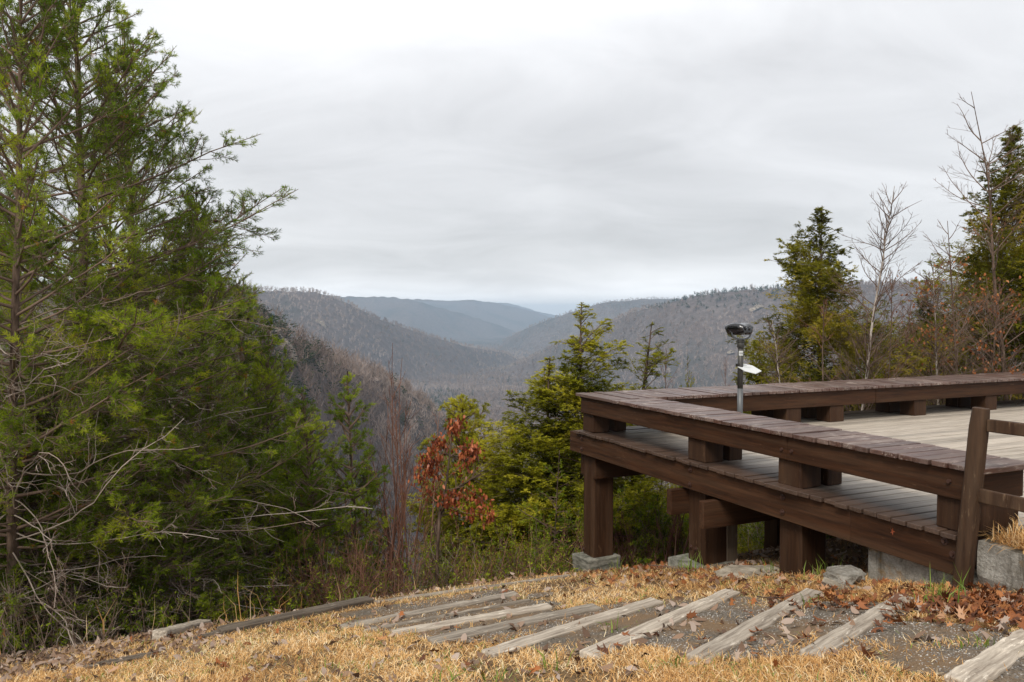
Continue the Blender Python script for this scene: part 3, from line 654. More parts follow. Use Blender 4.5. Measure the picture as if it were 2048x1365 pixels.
# ---------------------------------------------------------------- branching plants
def grow(pos, dr, ln, K, up=0., wig=.1, side=None):
    N = len(pos); P = np.zeros((N, K, 3)); P[:, 0] = pos; d = dr/np.linalg.norm(dr, axis=1, keepdims=True)
    for k in range(1, K):
        d = d+rng.normal(0, wig, (N, 3)); d[:, 2] += up if np.isscalar(up) else up*1.0
        d /= np.linalg.norm(d, axis=1, keepdims=True); P[:, k] = P[:, k-1]+d*(ln/(K-1))[:, None]
    return P
def sample(P, t):
    N, K, _ = P.shape; f = t*(K-1); i = np.clip(np.floor(f).astype(int), 0, K-2); w = (f-i)[..., None]; r = np.arange(N)[:, None]
    a, b = P[r, i], P[r, i+1]; tg = b-a; tg = tg/(np.linalg.norm(tg, axis=-1, keepdims=True)+1e-9); return a*(1-w)+b*w, tg
def kids(P, n, t0, t1, ang, lenf, K, up=0., wig=.1, flat=0., angj=.15):
    N = len(P); t = np.sort(rng.uniform(t0, t1, (N, n)), 1); p, tg = sample(P, t); plen = np.linalg.norm(np.diff(P, axis=1), axis=2).sum(1)
    a = rng.normal(0, 1, (N, n, 3))
    if flat:
        hz_ = np.cross(tg, [0, 0, 1.]); hz_ /= np.linalg.norm(hz_, axis=-1, keepdims=True)+1e-6
        sgn = np.where((np.arange(n)[None] % 2) == 0, 1., -1.)[..., None]; a = hz_*sgn*flat*2+a*(1-flat)
    a = a-(a*tg).sum(-1, keepdims=True)*tg; a /= np.linalg.norm(a, axis=-1, keepdims=True)+1e-9
    an = (ang+rng.normal(0, angj, (N, n)))[..., None]; d = np.cos(an)*tg+np.sin(an)*a
    ln = lenf(t)*plen[:, None]*rng.uniform(.7, 1.15, (N, n))
    return grow(p.reshape(-1, 3), d.reshape(-1, 3), ln.ravel(), K, up, wig)
def dkids(P, per_m, t0, t1, ang, lenf, K, up=0., wig=.1, flat=0., angj=.15, minlen=.05):
    ln = np.linalg.norm(np.diff(P, axis=1), axis=2).sum(1); out = []
    cnt = np.maximum(1, np.round(ln*per_m*rng.uniform(.8, 1.2, len(P)))).astype(int)
    for c in np.unique(cnt):
        Q = kids(P[cnt == c], int(c), t0, t1, ang, lenf, K, up, wig, flat, angj); out.append(Q)
    Q = np.concatenate(out); l2 = np.linalg.norm(np.diff(Q, axis=1), axis=2).sum(1); g = np.maximum(1, minlen/np.maximum(l2, 1e-5))
    return Q[:, :1]+(Q-Q[:, :1])*g[:, None, None]
class Tubes:
    def __init__(s): s.v = []; s.f = []; s.t = []; s.n = 0
    def add(s, P, r0, r1, sides=3, tint=.5, pw=1.):
        N, K, _ = P.shape; tg = np.gradient(P, axis=1); tg /= np.linalg.norm(tg, axis=-1, keepdims=True)+1e-9
        ref = np.where(np.abs(tg[..., 2:3]) > .9, [1., 0, 0], [0, 0, 1.]); a = np.cross(tg, ref); a /= np.linalg.norm(a, axis=-1, keepdims=True)+1e-9; b = np.cross(tg, a)
        tt = np.linspace(0, 1, K)[None]**pw; r0 = np.broadcast_to(np.asarray(r0, float), (N,)); r1 = np.broadcast_to(np.asarray(r1, float), (N,))
        r = (r0[:, None]*(1-tt)+r1[:, None]*tt)[..., None, None]; th = np.arange(sides)*2*math.pi/sides
        ring = P[:, :, None]+r*(np.cos(th)[None, None, :, None]*a[:, :, None]+np.sin(th)[None, None, :, None]*b[:, :, None])
        base = s.n+np.arange(N)[:, None, None]*K*sides+np.arange(K-1)[None, :, None]*sides; k = np.arange(sides)[None, None]; k2 = (k+1) % sides
        f = np.stack([base+k, base+k2, base+k2+sides, base+k+sides], -1).reshape(-1, 4)
        s.v.append(ring.reshape(-1, 3)); s.f.append(f); tn = np.broadcast_to(np.asarray(tint, float), (N,)); s.t.append(np.repeat(tn, K*sides)); s.n += N*K*sides
    def build(s, name, mat, parent=None, **k):
        return mesh_np(name, np.concatenate(s.v), np.concatenate(s.f), mat, parent, np.concatenate(s.t), True, **k)
def needles(P, n, length, width, ang, t0=.1, flat=0., tint=None, droop=0.):
    N = len(P); t = rng.uniform(t0, 1.0, (N, n)); p, tg = sample(P, t); a = rng.normal(0, 1, (N, n, 3))
    if flat:
        hz_ = np.cross(tg, [0, 0, 1.]); hz_ /= np.linalg.norm(hz_, axis=-1, keepdims=True)+1e-6
        sg = rng.choice([-1., 1.], (N, n))[..., None]; a = hz_*sg*flat*2+a*(1-flat)
    a = a-(a*tg).sum(-1, keepdims=True)*tg; a /= np.linalg.norm(a, axis=-1, keepdims=True)+1e-9
    an = (ang+rng.normal(0, .2, (N, n)))[..., None]; d = np.cos(an)*tg+np.sin(an)*a; d[..., 2] -= droop
    L = length*rng.uniform(.7, 1.2, (N, n))[..., None]; w = np.cross(d, rng.normal(0, 1, (N, n, 3))); w /= np.linalg.norm(w, axis=-1, keepdims=True)+1e-9
    if flat: w = w*(1-flat)+np.cross(d, [0, 0, 1.])*flat
    m = p+d*L*.45
    v = np.stack([p, m+w*width*.5, p+d*L, m-w*width*.5], 2).reshape(-1, 4, 3)
    tt = rng.uniform(0, .9, N) if tint is None else tint
    return v, np.repeat(np.repeat(tt, n), 4)
def quads(name, parts, mat, parent, **k):
    v = np.concatenate([p[0] for p in parts]).reshape(-1, 3); t = np.concatenate([p[1] for p in parts])
    return mesh_np(name, v, np.arange(len(v)).reshape(-1, 4), mat, parent, t, **k)
def crown_tint(P, lo=.1, hi=.8):
    c = P[:, 0]; n = vnoise(c[:, 0]+c[:, 2]*.7+50, c[:, 1]-c[:, 2]*.5+50, .45, 17); return np.clip(lo+(hi-lo)*(n*1.3-.15)+rng.normal(0, .09, len(P)), 0, .92)
def pine(name, H, R, crown0=.15, n1=110, n2=9, n3=6, nn=22, nl=.055, nw=.0045, el0=.0, el1=.9, lean=(0, 0), mat='pine', dead=26, r0=.09, peak=.35, up=.045, cones=0, deadlen=1.0, top=.25):
    root = empty(name); tr = Tubes(); T = grow(np.array([[0, 0, -.3]]), np.array([[lean[0], lean[1], 1.]]), np.array([H+.3]), 14, .0, .016); tr.add(T, r0, .008, 8)
    tr.build('trunk', M['bark'], root)
    t = np.sort(rng.uniform(crown0, .985, n1)); p, tg = sample(T, t[None]); p = p[0]
    az = np.arange(n1)*2.4+rng.normal(0, .4, n1); rel = (t-crown0)/(1-crown0)
    el = el0+(el1-el0)*rel**1.5+rng.normal(0, .12, n1)
    env = np.where(rel < peak, .75+.25*rel/peak, ((1-rel)/(1-peak))**.85)*(1-top)+top*np.sqrt(np.clip(1-rel, 0, 1))
    L = R*np.clip(env, .05, 1)*rng.uniform(.65, 1.06, n1)/np.cos(np.clip(el, -.3, 1.0))**.5
    d = np.stack([np.cos(az)*np.cos(el), np.sin(az)*np.cos(el), np.sin(el)], -1)
    P1 = grow(p, d, L, 8, up, .07)
    P2 = dkids(P1, n2, .2, .97, .75, lambda q: .42*(1.08-q), 5, .05, .12, minlen=.10)
    P3 = dkids(P2, n3, .15, 1.0, .7, lambda q: .34*(1.15-q)+.08, 4, .06, .12, minlen=.07)
    tw = Tubes(); tw.add(P1, .013+.010*L/R, .004, 5, .35); tw.add(P2, .0065, .003, 3, .4); tw.add(P3, .003, .002, 3, .45)
    tw.build('branches', M['twig'], root)
    t3 = crown_tint(P3, .15, .95); br = rng.random(len(P3)) < .012; t3 = np.where(br, 1.0, t3)
    parts = [needles(P3, nn, nl, nw, .75, .25, tint=t3), needles(P2, int(nn*.9), nl, nw, .8, .55, tint=crown_tint(P2)), needles(P1, nn*2, nl, nw, .8, .8, tint=crown_tint(P1))]
    quads('needles', parts, M[mat], root)
    if dead:
        td = rng.uniform(.06, max(crown0+.35, .5), dead); p, _ = sample(T, td[None]); az = rng.uniform(0, 6.28, dead); el = rng.uniform(-.35, .35, dead)
        d = np.stack([np.cos(az)*np.cos(el), np.sin(az)*np.cos(el), np.sin(el)], -1); D1 = grow(p[0], d, R*deadlen*rng.uniform(.5, 1.05, dead), 12, -.012, .16)
        D2 = kids(D1, 9, .2, .95, .8, lambda q: .4*(1.05-q), 8, -.015, .25); D3 = kids(D2, 3, .2, .95, .7, lambda q: .45+0*q, 5, -.01, .25)
        db = Tubes(); db.add(D1, .010, .003, 4, rng.uniform(.5, 1, dead)); db.add(D2, .0048, .0022, 3, rng.uniform(.4, 1, len(D2))); db.add(D3, .003, .0018, 3, rng.uniform(.4, 1, len(D3)))
        db.build('dead_branches', M['twig'], root)
    for i in range(cones):
        c = P2[rng.integers(len(P2))][3]; q = MB()
        for k in range(5):
            z = k*.011; r_ = (.012, .021, .023, .017, .006)[k]; i0 = len(q.v)
            for a in range(9): an = a*.698+k*.35; rr = r_*(1.12 if a % 2 else .9); q.v.append([c[0]+rr*math.cos(an), c[1]+rr*math.sin(an), c[2]-z]); q.t.append(.5)
            if k:
                for a in range(9): q.f.append([i0-9+a, i0+a, i0+(a+1) % 9, i0-9+(a+1) % 9])
        q.f.append([i0+a for a in range(9)]); q.build('pine_cone', M['cone'], root)
    return root
def hemlock(name, H, R, crown0=.05, n1=90, n2=12, n3=6, nn=22, nl=.036, nw=.014, mat='hemlock', lean=(0, 0), r0=.07, el0=.12, el1=.95, gap=.0, dense=1.):
    root = empty(name); T = grow(np.array([[0, 0, -.3]]), np.array([[lean[0], lean[1], 1.]]), np.array([H+.3]), 14, 0, .010)
    tr = Tubes(); tr.add(T, r0, .006, 8); tr.build('trunk', M['bark'], root)
    t = np.sort(rng.uniform(crown0, .99, n1)**.92); p, tg = sample(T, t[None]); p = p[0]; rel = (t-crown0)/(1-crown0)
    az = np.arange(n1)*2.4+rng.normal(0, .8, n1); el = el0+(el1-el0)*rel**1.1+rng.normal(0, .26, n1)
    side = 1+.30*np.sin(az*1.0+3*rel+R*3)+.25*np.sin(az*2+rel*17); L = R*np.clip((1-rel)**.8, .04, 1)*rng.uniform(.4, 1.2, n1)*side
    d = np.stack([np.cos(az)*np.cos(el), np.sin(az)*np.cos(el), np.sin(el)], -1); P1 = grow(p, d, L, 8, -.02, .10)
    P2 = dkids(P1, n2, .1, 1, .85, lambda q: .62*(1.05-q)+.06, 6, .0, .10, flat=.25, angj=.3); P3 = dkids(P2, n3, .08, 1, .75, lambda q: .42*(1.1-q)+.1, 3, -.01, .08, flat=.3, angj=.3)
    tw = Tubes(); tw.add(P1, .006+.011*L/R, .0025, 4, .2); tw.add(P2, .0035, .0018, 3, .25); tw.build('branches', M['twig'], root)
    quads('needles', [needles(P3, nn, nl, nw, .8, .0, .5, crown_tint(P3, .05, 1.0)), needles(P2, int(nn*1.2), nl, nw, .8, .3, .75, crown_tint(P2, .05, 1.0)), needles(P1, nn, nl, nw, .8, .6, .75, crown_tint(P1))], M[mat], root)
    return root
def bare(name, H, spread, n1=24, n2=7, n3=5, mat='twig', r0=.03, crown0=.2, el=.75, tint=.5, lean=(0, 0), trunkmat='greybark', wig=.07, up=.05, rmin=.003):
    root = empty(name); T = grow(np.array([[0, 0, -.3]]), np.array([[lean[0], lean[1], 1.]]), np.array([H+.3]), 16, .01, .022)
    tr = Tubes(); tr.add(T, r0, .005, 7, .7); tr.build('trunk', M[trunkmat], root)
    t = np.sort(rng.uniform(crown0, .96, n1)); p, _ = sample(T, t[None]); az = np.arange(n1)*2.4+rng.normal(0, .5, n1); e = el+rng.normal(0, .2, n1)
    d = np.stack([np.cos(az)*np.cos(e), np.sin(az)*np.cos(e), np.sin(e)], -1); L = spread*(1.08-t)**.7*rng.uniform(.6, 1.2, n1)
    P1 = grow(p[0], d, L, 9, up, wig); P2 = dkids(P1, n2, .15, .97, .6, lambda q: .5*(1.1-q), 6, up, wig, minlen=.15); P3 = dkids(P2, n3, .15, .97, .6, lambda q: .5*(1.1-q)+.05, 4, up, wig, minlen=.08)
    b = Tubes(); b.add(P1, r0*.24, rmin, 4, tint); b.add(P2, max(r0*.09, rmin), rmin*.8, 3, tint); b.add(P3, rmin*.9, rmin*.6, 3, tint); b.build('branches', M[mat], root)
    return root, P1, P2, P3
OAK = np.array([(0, 0), (.10, .05), (.05, .16), (.22, .14), (.42, .34), (.36, .14), (.55, .12), (.80, .26), (.70, .07), (1, 0), (.70, -.07), (.80, -.26), (.55, -.12), (.36, -.14), (.42, -.34), (.22, -.14), (.05, -.16), (.10, -.05)])
PLAIN = np.array([(0, 0), (.2, .16), (.5, .24), (.8, .15), (1, 0), (.8, -.15), (.5, -.24), (.2, -.16)])
def leaves(name, C, size, mat, parent=None, shape=OAK, tilt=.5, curl=.35, tint=None, nrm=None, hang=False, **k):
    N = len(C); T = shape; n = len(T); sz = size*rng.uniform(.65, 1.2, N)
    x = (T[:, 0]-.5)[None]*sz[:, None]; y = T[:, 1][None]*sz[:, None]; cu = rng.normal(0, curl, N)[:, None]; cx = rng.normal(.0, curl, N)[:, None]
    z = cu*y*y/sz[:, None]*4+cx*x*x/sz[:, None]*1.6
    yaw = rng.uniform(0, 6.283, N); p = rng.normal(1.2 if hang else 0, .35 if hang else tilt, N); r = rng.normal(0, tilt, N)
    L = np.stack([x, y, z], -1)
    def rot(L, a, i, j):
        c, s = np.cos(a)[:, None], np.sin(a)[:, None]; A = L.copy(); A[..., i] = L[..., i]*c-L[..., j]*s; A[..., j] = L[..., i]*s+L[..., j]*c; return A
    L = rot(rot(rot(L, r, 1, 2), p, 2, 0), yaw, 0, 1); L = L+C[:, None]
    tt = rng.random(N) if tint is None else tint
    return mesh_np(name, L.reshape(-1, 3), np.arange(N*n).reshape(N, n), M[mat], parent, np.repeat(tt, n), **k)
def place(o, px, D, z=None, rz=0, sc=1, szz=None, **k):
    x, y = xy(px, D); o.location = (x, y, gz(x, y) if z is None else z); o.rotation_euler[2] = rz; o.scale = (sc, sc, sc if szz is None else szz); return tag(o, **k)
def copy_tree(o):
    c = o.copy(); COL.objects.link(c)
    for ch in list(o.children):
        q = ch.copy(); COL.objects.link(q); q.parent = c
    return c
PG = 'pines massed on the left side'
# prototypes
rng = np.random.default_rng(12)
pA = pine('pine_tree', 10.5, 3.1, .20, 135, 8, 18, 17, .058, .0062, .05, 1.0, dead=50, r0=.11, cones=14, peak=.3, up=.05)
pB = pine('pine_tree', 8.6, 2.4, .14, 130, 8, 20, 17, .055, .0062, .05, 1.0, dead=44, r0=.08, deadlen=1.15, cones=6, peak=.25, up=.05)
pC = pine('pine_tree', 5.6, 1.45, .08, 115, 10, 23, 18, .05, .0065, .1, 1.1, dead=24, deadlen=1.2, r0=.045, peak=.2)
pD = pine('pine_tree', 5.6, 1.5, .06, 125, 11, 23, 18, .05, .007, .1, 1.1, dead=10, r0=.04, peak=.2, mat='pine_bright')
def topz(px, py, D): return -(py-HOR)/F*D
def fit(o, H, px, py, D, rz=0, sx=1, **k):
    x, y = xy(px, D); s = (topz(0, py, D)-gz(x, y))/H; o.location = (x, y, gz(x, y)); o.scale = (sx, sx, s); o.rotation_euler[2] = rz; return tag(o, **k)
fit(pA, 10.5, 165, -100, 9.4, .6, 1.1, label='tallest left pine, long upswept boughs reaching right against the sky', cat='pine tree', group=PG)
specs = [ # proto, height, px, D, top row, rz, girth, label
 (pB, 8.6, 12, 7.9, -150, 1.0, .85, 'pine with a bare trunk at the left picture edge, nearest of the pines'),
 (pA, 10.5, 300, 11.6, 60, 2.2, .82, 'tall pine directly behind and right of the tallest one'),
 (pB, 8.6, 430, 11.2, 380, 4.0, .85, 'dark trunked pine standing in the middle of the left thicket'),
 (pA, 10.5, -60, 12.5, -160, 3.7, .9, 'tall pine at the far left rear, partly outside the picture'),
 (pD, 5.6, 552, 12.0, 645, .5, .85, 'slim pointed pine whose tip stands against the near brown hillside'),
 (pD, 5.6, 622, 11.0, 780, 2.0, .85, 'short bushy pine leaning its tips right over the brown slope'),
 (pB, 8.6, 240, 14.5, 230, 5.0, .95, 'pine farther down the slope filling the gap between the tall trunks'),
 (pC, 5.6, 470, 9.6, 1000, 3.2, .62, 'low young pine at the edge of the lawn behind the edging beam'),
 (pC, 5.6, 330, 9.0, 900, 1.2, .75, 'young pine standing behind the broken timber'),
 (pC, 5.6, 100, 8.3, 800, 4.4, .85, 'low pine with many bare twigs above the leaf litter at lower left'),
 (pC, 5.6, 215, 9.2, 780, 5.6, .85, 'bushy young pine between the left edge pine and the broken timber'),
 (pC, 5.6, 20, 8.0, 950, 2.6, .8, 'low pine nearest the bottom left corner of the picture'),
 (pB, 8.6, 470, 14.8, 560, 1.9, .85, 'dense pine behind the slim pointed one'),
 (pD, 5.6, 580, 13.5, 830, 3.9, .95, 'mid sized pine lowest on the slope at the right of the thicket')]
for pr, H, px, D, top, rz, sx, lab in specs:
    o = pr if px in (12, 552) else copy_tree(pr); fit(o, H, px, top, D, rz, sx, label=lab, cat='pine tree', group=PG)
x, y = xy(552, 12.0)
place(pC, 720, 12.5, rz=.3, sc=.6, label='small bright pine low beside the thin sapling', cat='pine tree', group=PG)
sap = pine('pine_sapling', 4.6, .62, .25, 46, 12, 22, 22, .048, .007, .3, 1.1, dead=6, r0=.022, mat='pine_bright', peak=.5)
place(sap, 712, 11.2, label='very thin young pine with short green tufts, bare lower stem', cat='pine sapling')
o = sap; x, y = xy(712, 11.2); o.scale = (1, 1, (topz(0, 742, 11.2)-gz(x, y))/4.6)
flatp = pine('flat_topped_pine', 5.0, 1.35, .35, 120, 12, 26, 20, .05, .0085, .0, .45, dead=10, r0=.05, mat='hemlock', peak=.75, top=.8, lean=(-.01, 0), up=.03)
place(flatp, 948, 14.5, label='flat topped light green pine behind the red leaved oak', cat='pine tree')
x, y = xy(948, 14.5); s_ = (topz(0, 806, 14.5)-gz(x, y))/4.9; flatp.scale = (1, 1, s_)
rng = np.random.default_rng(22)
hA = hemlock('hemlock_tree', 7, 1.9, .03, 250, 12, 24, 16, .045, .021); hB = hemlock('hemlock_tree', 6, 1.9, .10, 110, 11, 22, 16, .04, .016, lean=(.02, 0), el1=.9)
hD = hemlock('hemlock_tree', 9, 2.7, .03, 340, 10, 22, 15, .048, .024, mat='hemlock_dark')
HG = 'hemlocks standing beyond the deck'
fit(hA, 7, 1178, 605, 13.2, .4, 1.15, label='yellow green hemlock with a crooked tip, behind the left corner of the bench', cat='hemlock tree', group=HG)
fit(copy_tree(hA), 7, 1098, 712, 13.6, 2.1, 1.2, label='dense conical hemlock left of the deck corner post', cat='hemlock tree', group=HG)
fit(hB, 6, 1252, 645, 13.8, .2, 1.35, label='open spreading hemlock with thin branches reaching right over the bench', cat='hemlock tree', group=HG)
fit(copy_tree(hB), 6, 1382, 712, 16.0, 1.4, .32, label='tiny narrow hemlock tip just left of the binocular viewer', cat='hemlock tree', group=HG)
fit(hD, 9, 1634, 418, 16.0, .3, 1.05, label='dark pointed hemlock cone right of the binocular viewer', cat='hemlock tree', group=HG)
fit(copy_tree(hA), 7, 1512, 662, 16.6, 3.3, .62, label='small hemlock directly behind the binocular pole', cat='hemlock tree', group=HG)
fit(copy_tree(hD), 9, 1978, 248, 17.0, 2.5, 1.3, label='big dark hemlock near the right edge mixed with russet leaves', cat='hemlock tree', group=HG)
fit(copy_tree(hD), 9, 1880, 590, 18.0, 4.1, 1.0, label='lower hemlock left of the big one at the right edge', cat='hemlock tree', group=HG)
fit(copy_tree(hA), 7, 1700, 640, 17.5, 5.0, .75, label='low hemlock half hidden by the bare tree trunks', cat='hemlock tree', group=HG)
yh = hemlock('young_hemlock', 2.2, .75, .12, 38, 16, 24, 16, .028, .010, mat='pine_bright', r0=.016); fit(yh, 2.2, 1108, 902, 11.9, 0, .9, label='bright green young hemlock beside the tall corner post', cat='young hemlock')
o = copy_tree(yh); fit(o, 2.2, 1075, 1040, 11.2, 2, .5, label='smallest bright hemlock at the edge of the path', cat='young hemlock')
# bare trees at right
TB = 'leafless trees beyond the deck'
rng = np.random.default_rng(32)
b1, *_ = bare('bare_tree', 9, 2.4, 74, 6, 9, r0=.05, tint=.22, rmin=.0030, el=.85, crown0=.3); fit(b1, 9, 1708, 372, 13.7, 0, .85, label='tall leafless tree with a pale trunk beside the pointed hemlock', cat='bare tree', group=TB)
b2, *_ = bare('bare_tree', 6, 1.4, 30, 7, 9, r0=.025, tint=.3, mat='redtwig', trunkmat='bark', rmin=.0028, el=.95); fit(b2, 6, 1768, 545, 14.0, 1, .9, label='thin reddish leafless sapling between the two dark hemlocks', cat='bare tree', group=TB)
b4, _, B2, B3 = bare('bare_tree', 11, 3.0, 44, 6, 8, r0=.055, tint=.35, rmin=.003, crown0=.12, trunkmat='bark'); fit(b4, 11, 2034, 165, 15.0, 1, 1.0, label='tall leafless tree rising at the right edge of the picture', cat='bare tree', group=TB)
b5, _, q2, q3 = bare('bare_tree', 7, 2.4, 46, 6, 8, r0=.04, tint=.35, rmin=.003, crown0=.2, trunkmat='bark', el=.7)
fit(b5, 7, 1925, 440, 14.6, .7, 1.0, label='leafless young oak holding scattered russet leaves before the big hemlock', cat='bare tree', group=TB)
kk = rng.integers(0, len(q3), 1300); s5 = q3[kk, 3]; s5 = s5[(s5[:, 2] > 3.4) & (s5[:, 2] < 6.2)]
leaves('leaves', s5, .075, 'leaf', b5, PLAIN, .6, .6, tint=rng.uniform(.35, .85, len(s5)), hang=True)
k_ = rng.integers(0, len(B3), 1100); sel = B3[k_, 3]; sel = sel[(sel[:, 2] > 4.2) & (sel[:, 2] < 7.5)]
leaves('leaves', sel, .075, 'leaf', b4, tint=rng.uniform(.2, .8, len(sel)), hang=True)
for (pr, px, py, D, rz, sx, lab) in [(b2, 1800, 600, 14.6, 2.2, .8, 'low leafless sapling just right of the thin reddish one'), (b1, 1590, 640, 13.8, 2, .8, 'leafless grey branches crossing in front of the pointed hemlock'),
  (b1, 1885, 520, 14.9, 4, .8, 'leafless tree in front of the big right hemlock'), (b2, 1660, 600, 13.7, 4, 1.1, 'twiggy bare shrub tree at the foot of the pointed hemlock'),
  (b2, 1450, 715, 15.5, .6, .5, 'little bare sapling left of the viewer pole'), (b2, 1985, 560, 14.8, 3, 1.3, 'tangled bare branches low behind the bench at the right edge'), (b2, 1845, 650, 14.4, 5, 1.3, 'tangled bare shrub above the middle of the back bench'),
  (b2, 1320, 700, 15.5, 1.5, .7, 'thin curved bare stems right of the spreading hemlock')]:
    fit(copy_tree(pr), 9 if pr is b1 else 6, px, py, D, rz, sx, label=lab, cat='bare tree', group=TB)
rng = np.random.default_rng(41)
# red stemmed clump: many straight shoots from one root
def clump(name, px, D, top, n, sp, lab, mat='redtwig', lean=.10, tint=None, r=.016, tw=3, cat='shrub', curve=.0):
    x, y = xy(px, D); z = gz(x, y); H = topz(0, top, D)-z; root = empty(name, (x, y, z)); base = np.stack([rng.normal(0, sp, n), rng.normal(0, sp, n), np.full(n, -.1)], -1)
    d = np.stack([rng.normal(0, lean, n), rng.normal(0, lean, n), np.ones(n)], -1); L = H*rng.uniform(.6, 1.06, n); P = grow(base, d, L, 10, .015, .045+curve)
    K = kids(P, tw*4, .25, .97, .42, lambda q: .3*(1.15-q), 6, .03, .05); K2 = kids(K, tw, .2, .95, .45, lambda q: .4+0*q, 4, .02, .06); b = Tubes(); t = rng.uniform(.1, .9, n) if tint is None else tint
    b.add(P, r*rng.uniform(.6, 1.2, n), .003, 5, t); b.add(K, .0048, .0025, 3, rng.uniform(.1, .6, len(K))); b.add(K2, .0036, .0022, 3, rng.uniform(.1, .8, len(K2))); b.build('stems', M[mat], root); return tag(root, lab, cat)
clump('stem_clump', 800, 11.2, 702, 8, .12, 'tall clump of straight reddish leafless stems left of the oak', lean=.1, tint=.2, r=.016, tw=2)
clump('stem_clump', 770, 11.6, 830, 10, .3, 'shorter looser clump of bare stems left of the tall red stems', lean=.16)
clump('stem_clump', 1335, 11.6, 955, 9, .3, 'bare brown stems showing between the first two deck posts', lean=.16)
# oak sapling with red-brown leaves
def oak():
    D = 10.6; x, y = xy(868, D); z = gz(x, y); root = empty('oak_sapling', (x, y, z)); H = topz(0, 838, D)-z
    def P(px, py, dy=0): return [(px-1024)/F*(D+dy)-x, dy, topz(0, py, D+dy)-z]
    trunk = np.array([[P(868, 1195)[0:1]+[0, -.1], P(874, 1100), P(878, 1030), P(893, 960), P(900, 900), P(905, 840)]], float)
    br = [[(880, 1020), (850, 985), (838, 940)], [(886, 985), (930, 975), (975, 1010)], [(893, 960), (925, 930), (950, 905)], [(890, 970), (862, 945), (850, 925)], [(900, 915), (925, 895), (950, 900)], [(900, 900), (885, 880), (872, 885)], [(903, 870), (912, 850), (915, 842)], [(884, 1010), (930, 1030), (985, 1035)], [(880, 1015), (895, 1000), (915, 1000)], [(893, 955), (870, 925), (852, 905)]]
    b = Tubes(); b.add(trunk, .028, .006, 7, .1); b.build('trunk', M['bark'], root); C = []; bb_ = Tubes(); bb_.add(trunk, .02, .005, 5, .1)
    for i, q in enumerate(br):
        dy = random.uniform(-.25, .25); p = np.array([[P(*q[0]), P(*q[1], dy*.6), P(*q[2], dy)]], float); bb_.add(p, .008, .003, 4, .2)
        for k in range(105): t = .25+.75*random.random()**.7; a = p[0, 0]*(1-t)**2+2*p[0, 1]*t*(1-t)+p[0, 2]*t*t; C.append(a+np.random.default_rng(i*99+k).normal(0, .06, 3))
    bb_.build('branches', M['twig'], root); C = np.array(C); C[:, 2] -= .03
    leaves('leaves', C, .066, 'redleaf', root, PLAIN, .6, .9, hang=True)
    tag(root, 'young oak holding clusters of dead red brown leaves', 'oak sapling')
oak()
# leaning dark trunk beyond the oak
lt = empty('leaning_tree'); T = Tubes(); x0, y0 = xy(842, 12.6); x1, y1 = xy(1010, 14.0); za = gz(x0, y0)
pts = np.array([[[x0, y0, za-.3], [xy(868, 12.8)[0], 12.8, topz(0, 1060, 12.8)], [xy(905, 13)[0], 13, topz(0, 985, 13)], [xy(960, 13.5)[0], 13.5, topz(0, 950, 13.5)]]]); pts[..., 0] -= x0; pts[..., 1] -= y0; pts[..., 2] -= za
T.add(pts, .06, .012, 7, .1); T.build('trunk', M['bark'], lt); lt.location = (x0, y0, za)
K_ = kids(pts.repeat(6, 0), 5, .4, .95, .9, lambda q: .25+0*q, 7, .02, .12); T = Tubes(); T.add(K_, .006, .002, 4, .2); T.build('branches', M['twig'], lt); tag(lt, 'dark reddish trunk leaning right behind the oak sapling', 'leaning tree')
rng = np.random.default_rng(51)
# undergrowth: thickets of fine stems, each bush its own thing
def bush(px, D, h, w, lab, n=60, mat='twig', leafn=0, leafmat='pine_bright', hue=None, cat='bush'):
    t0, t1 = (.5, 1.) if px > 1450 else (0, .8); n = int(n*1.8) if px > 1450 else n
    x, y = xy(px, D); z = gz(x, y); root = empty('bush', (x, y, z)); base = np.stack([rng.normal(0, w*.35, n), rng.normal(0, w*.35, n), np.full(n, -.1)], -1)
    d = np.stack([rng.normal(0, .3, n), rng.normal(0, .3, n), np.ones(n)], -1); P = grow(base, d, h*rng.uniform(.4, 1.05, n), 8, .0, .09); K = kids(P, 5, .25, .95, .6, lambda q: .4*(1.1-q), 5, .0, .12); K2 = kids(K, 3, .2, .95, .6, lambda q: .4+0*q, 4, 0, .12)
    b = Tubes(); b.add(P, .005, .002, 3, rng.uniform(t0, t1, n)); b.add(K, .0032, .0018, 3, rng.uniform(t0, t1, len(K))); b.add(K2, .0024, .0015, 3, rng.uniform(t0, t1, len(K2))); b.build('stems', M[mat], root)
    if leafn: quads('foliage', [needles(K2, leafn, .045, .014, .8, .2), needles(K, leafn, .045, .014, .8, .4)], M[leafmat], root)
    tag(root, lab, cat, 'bushes and brush below the lawn edge')
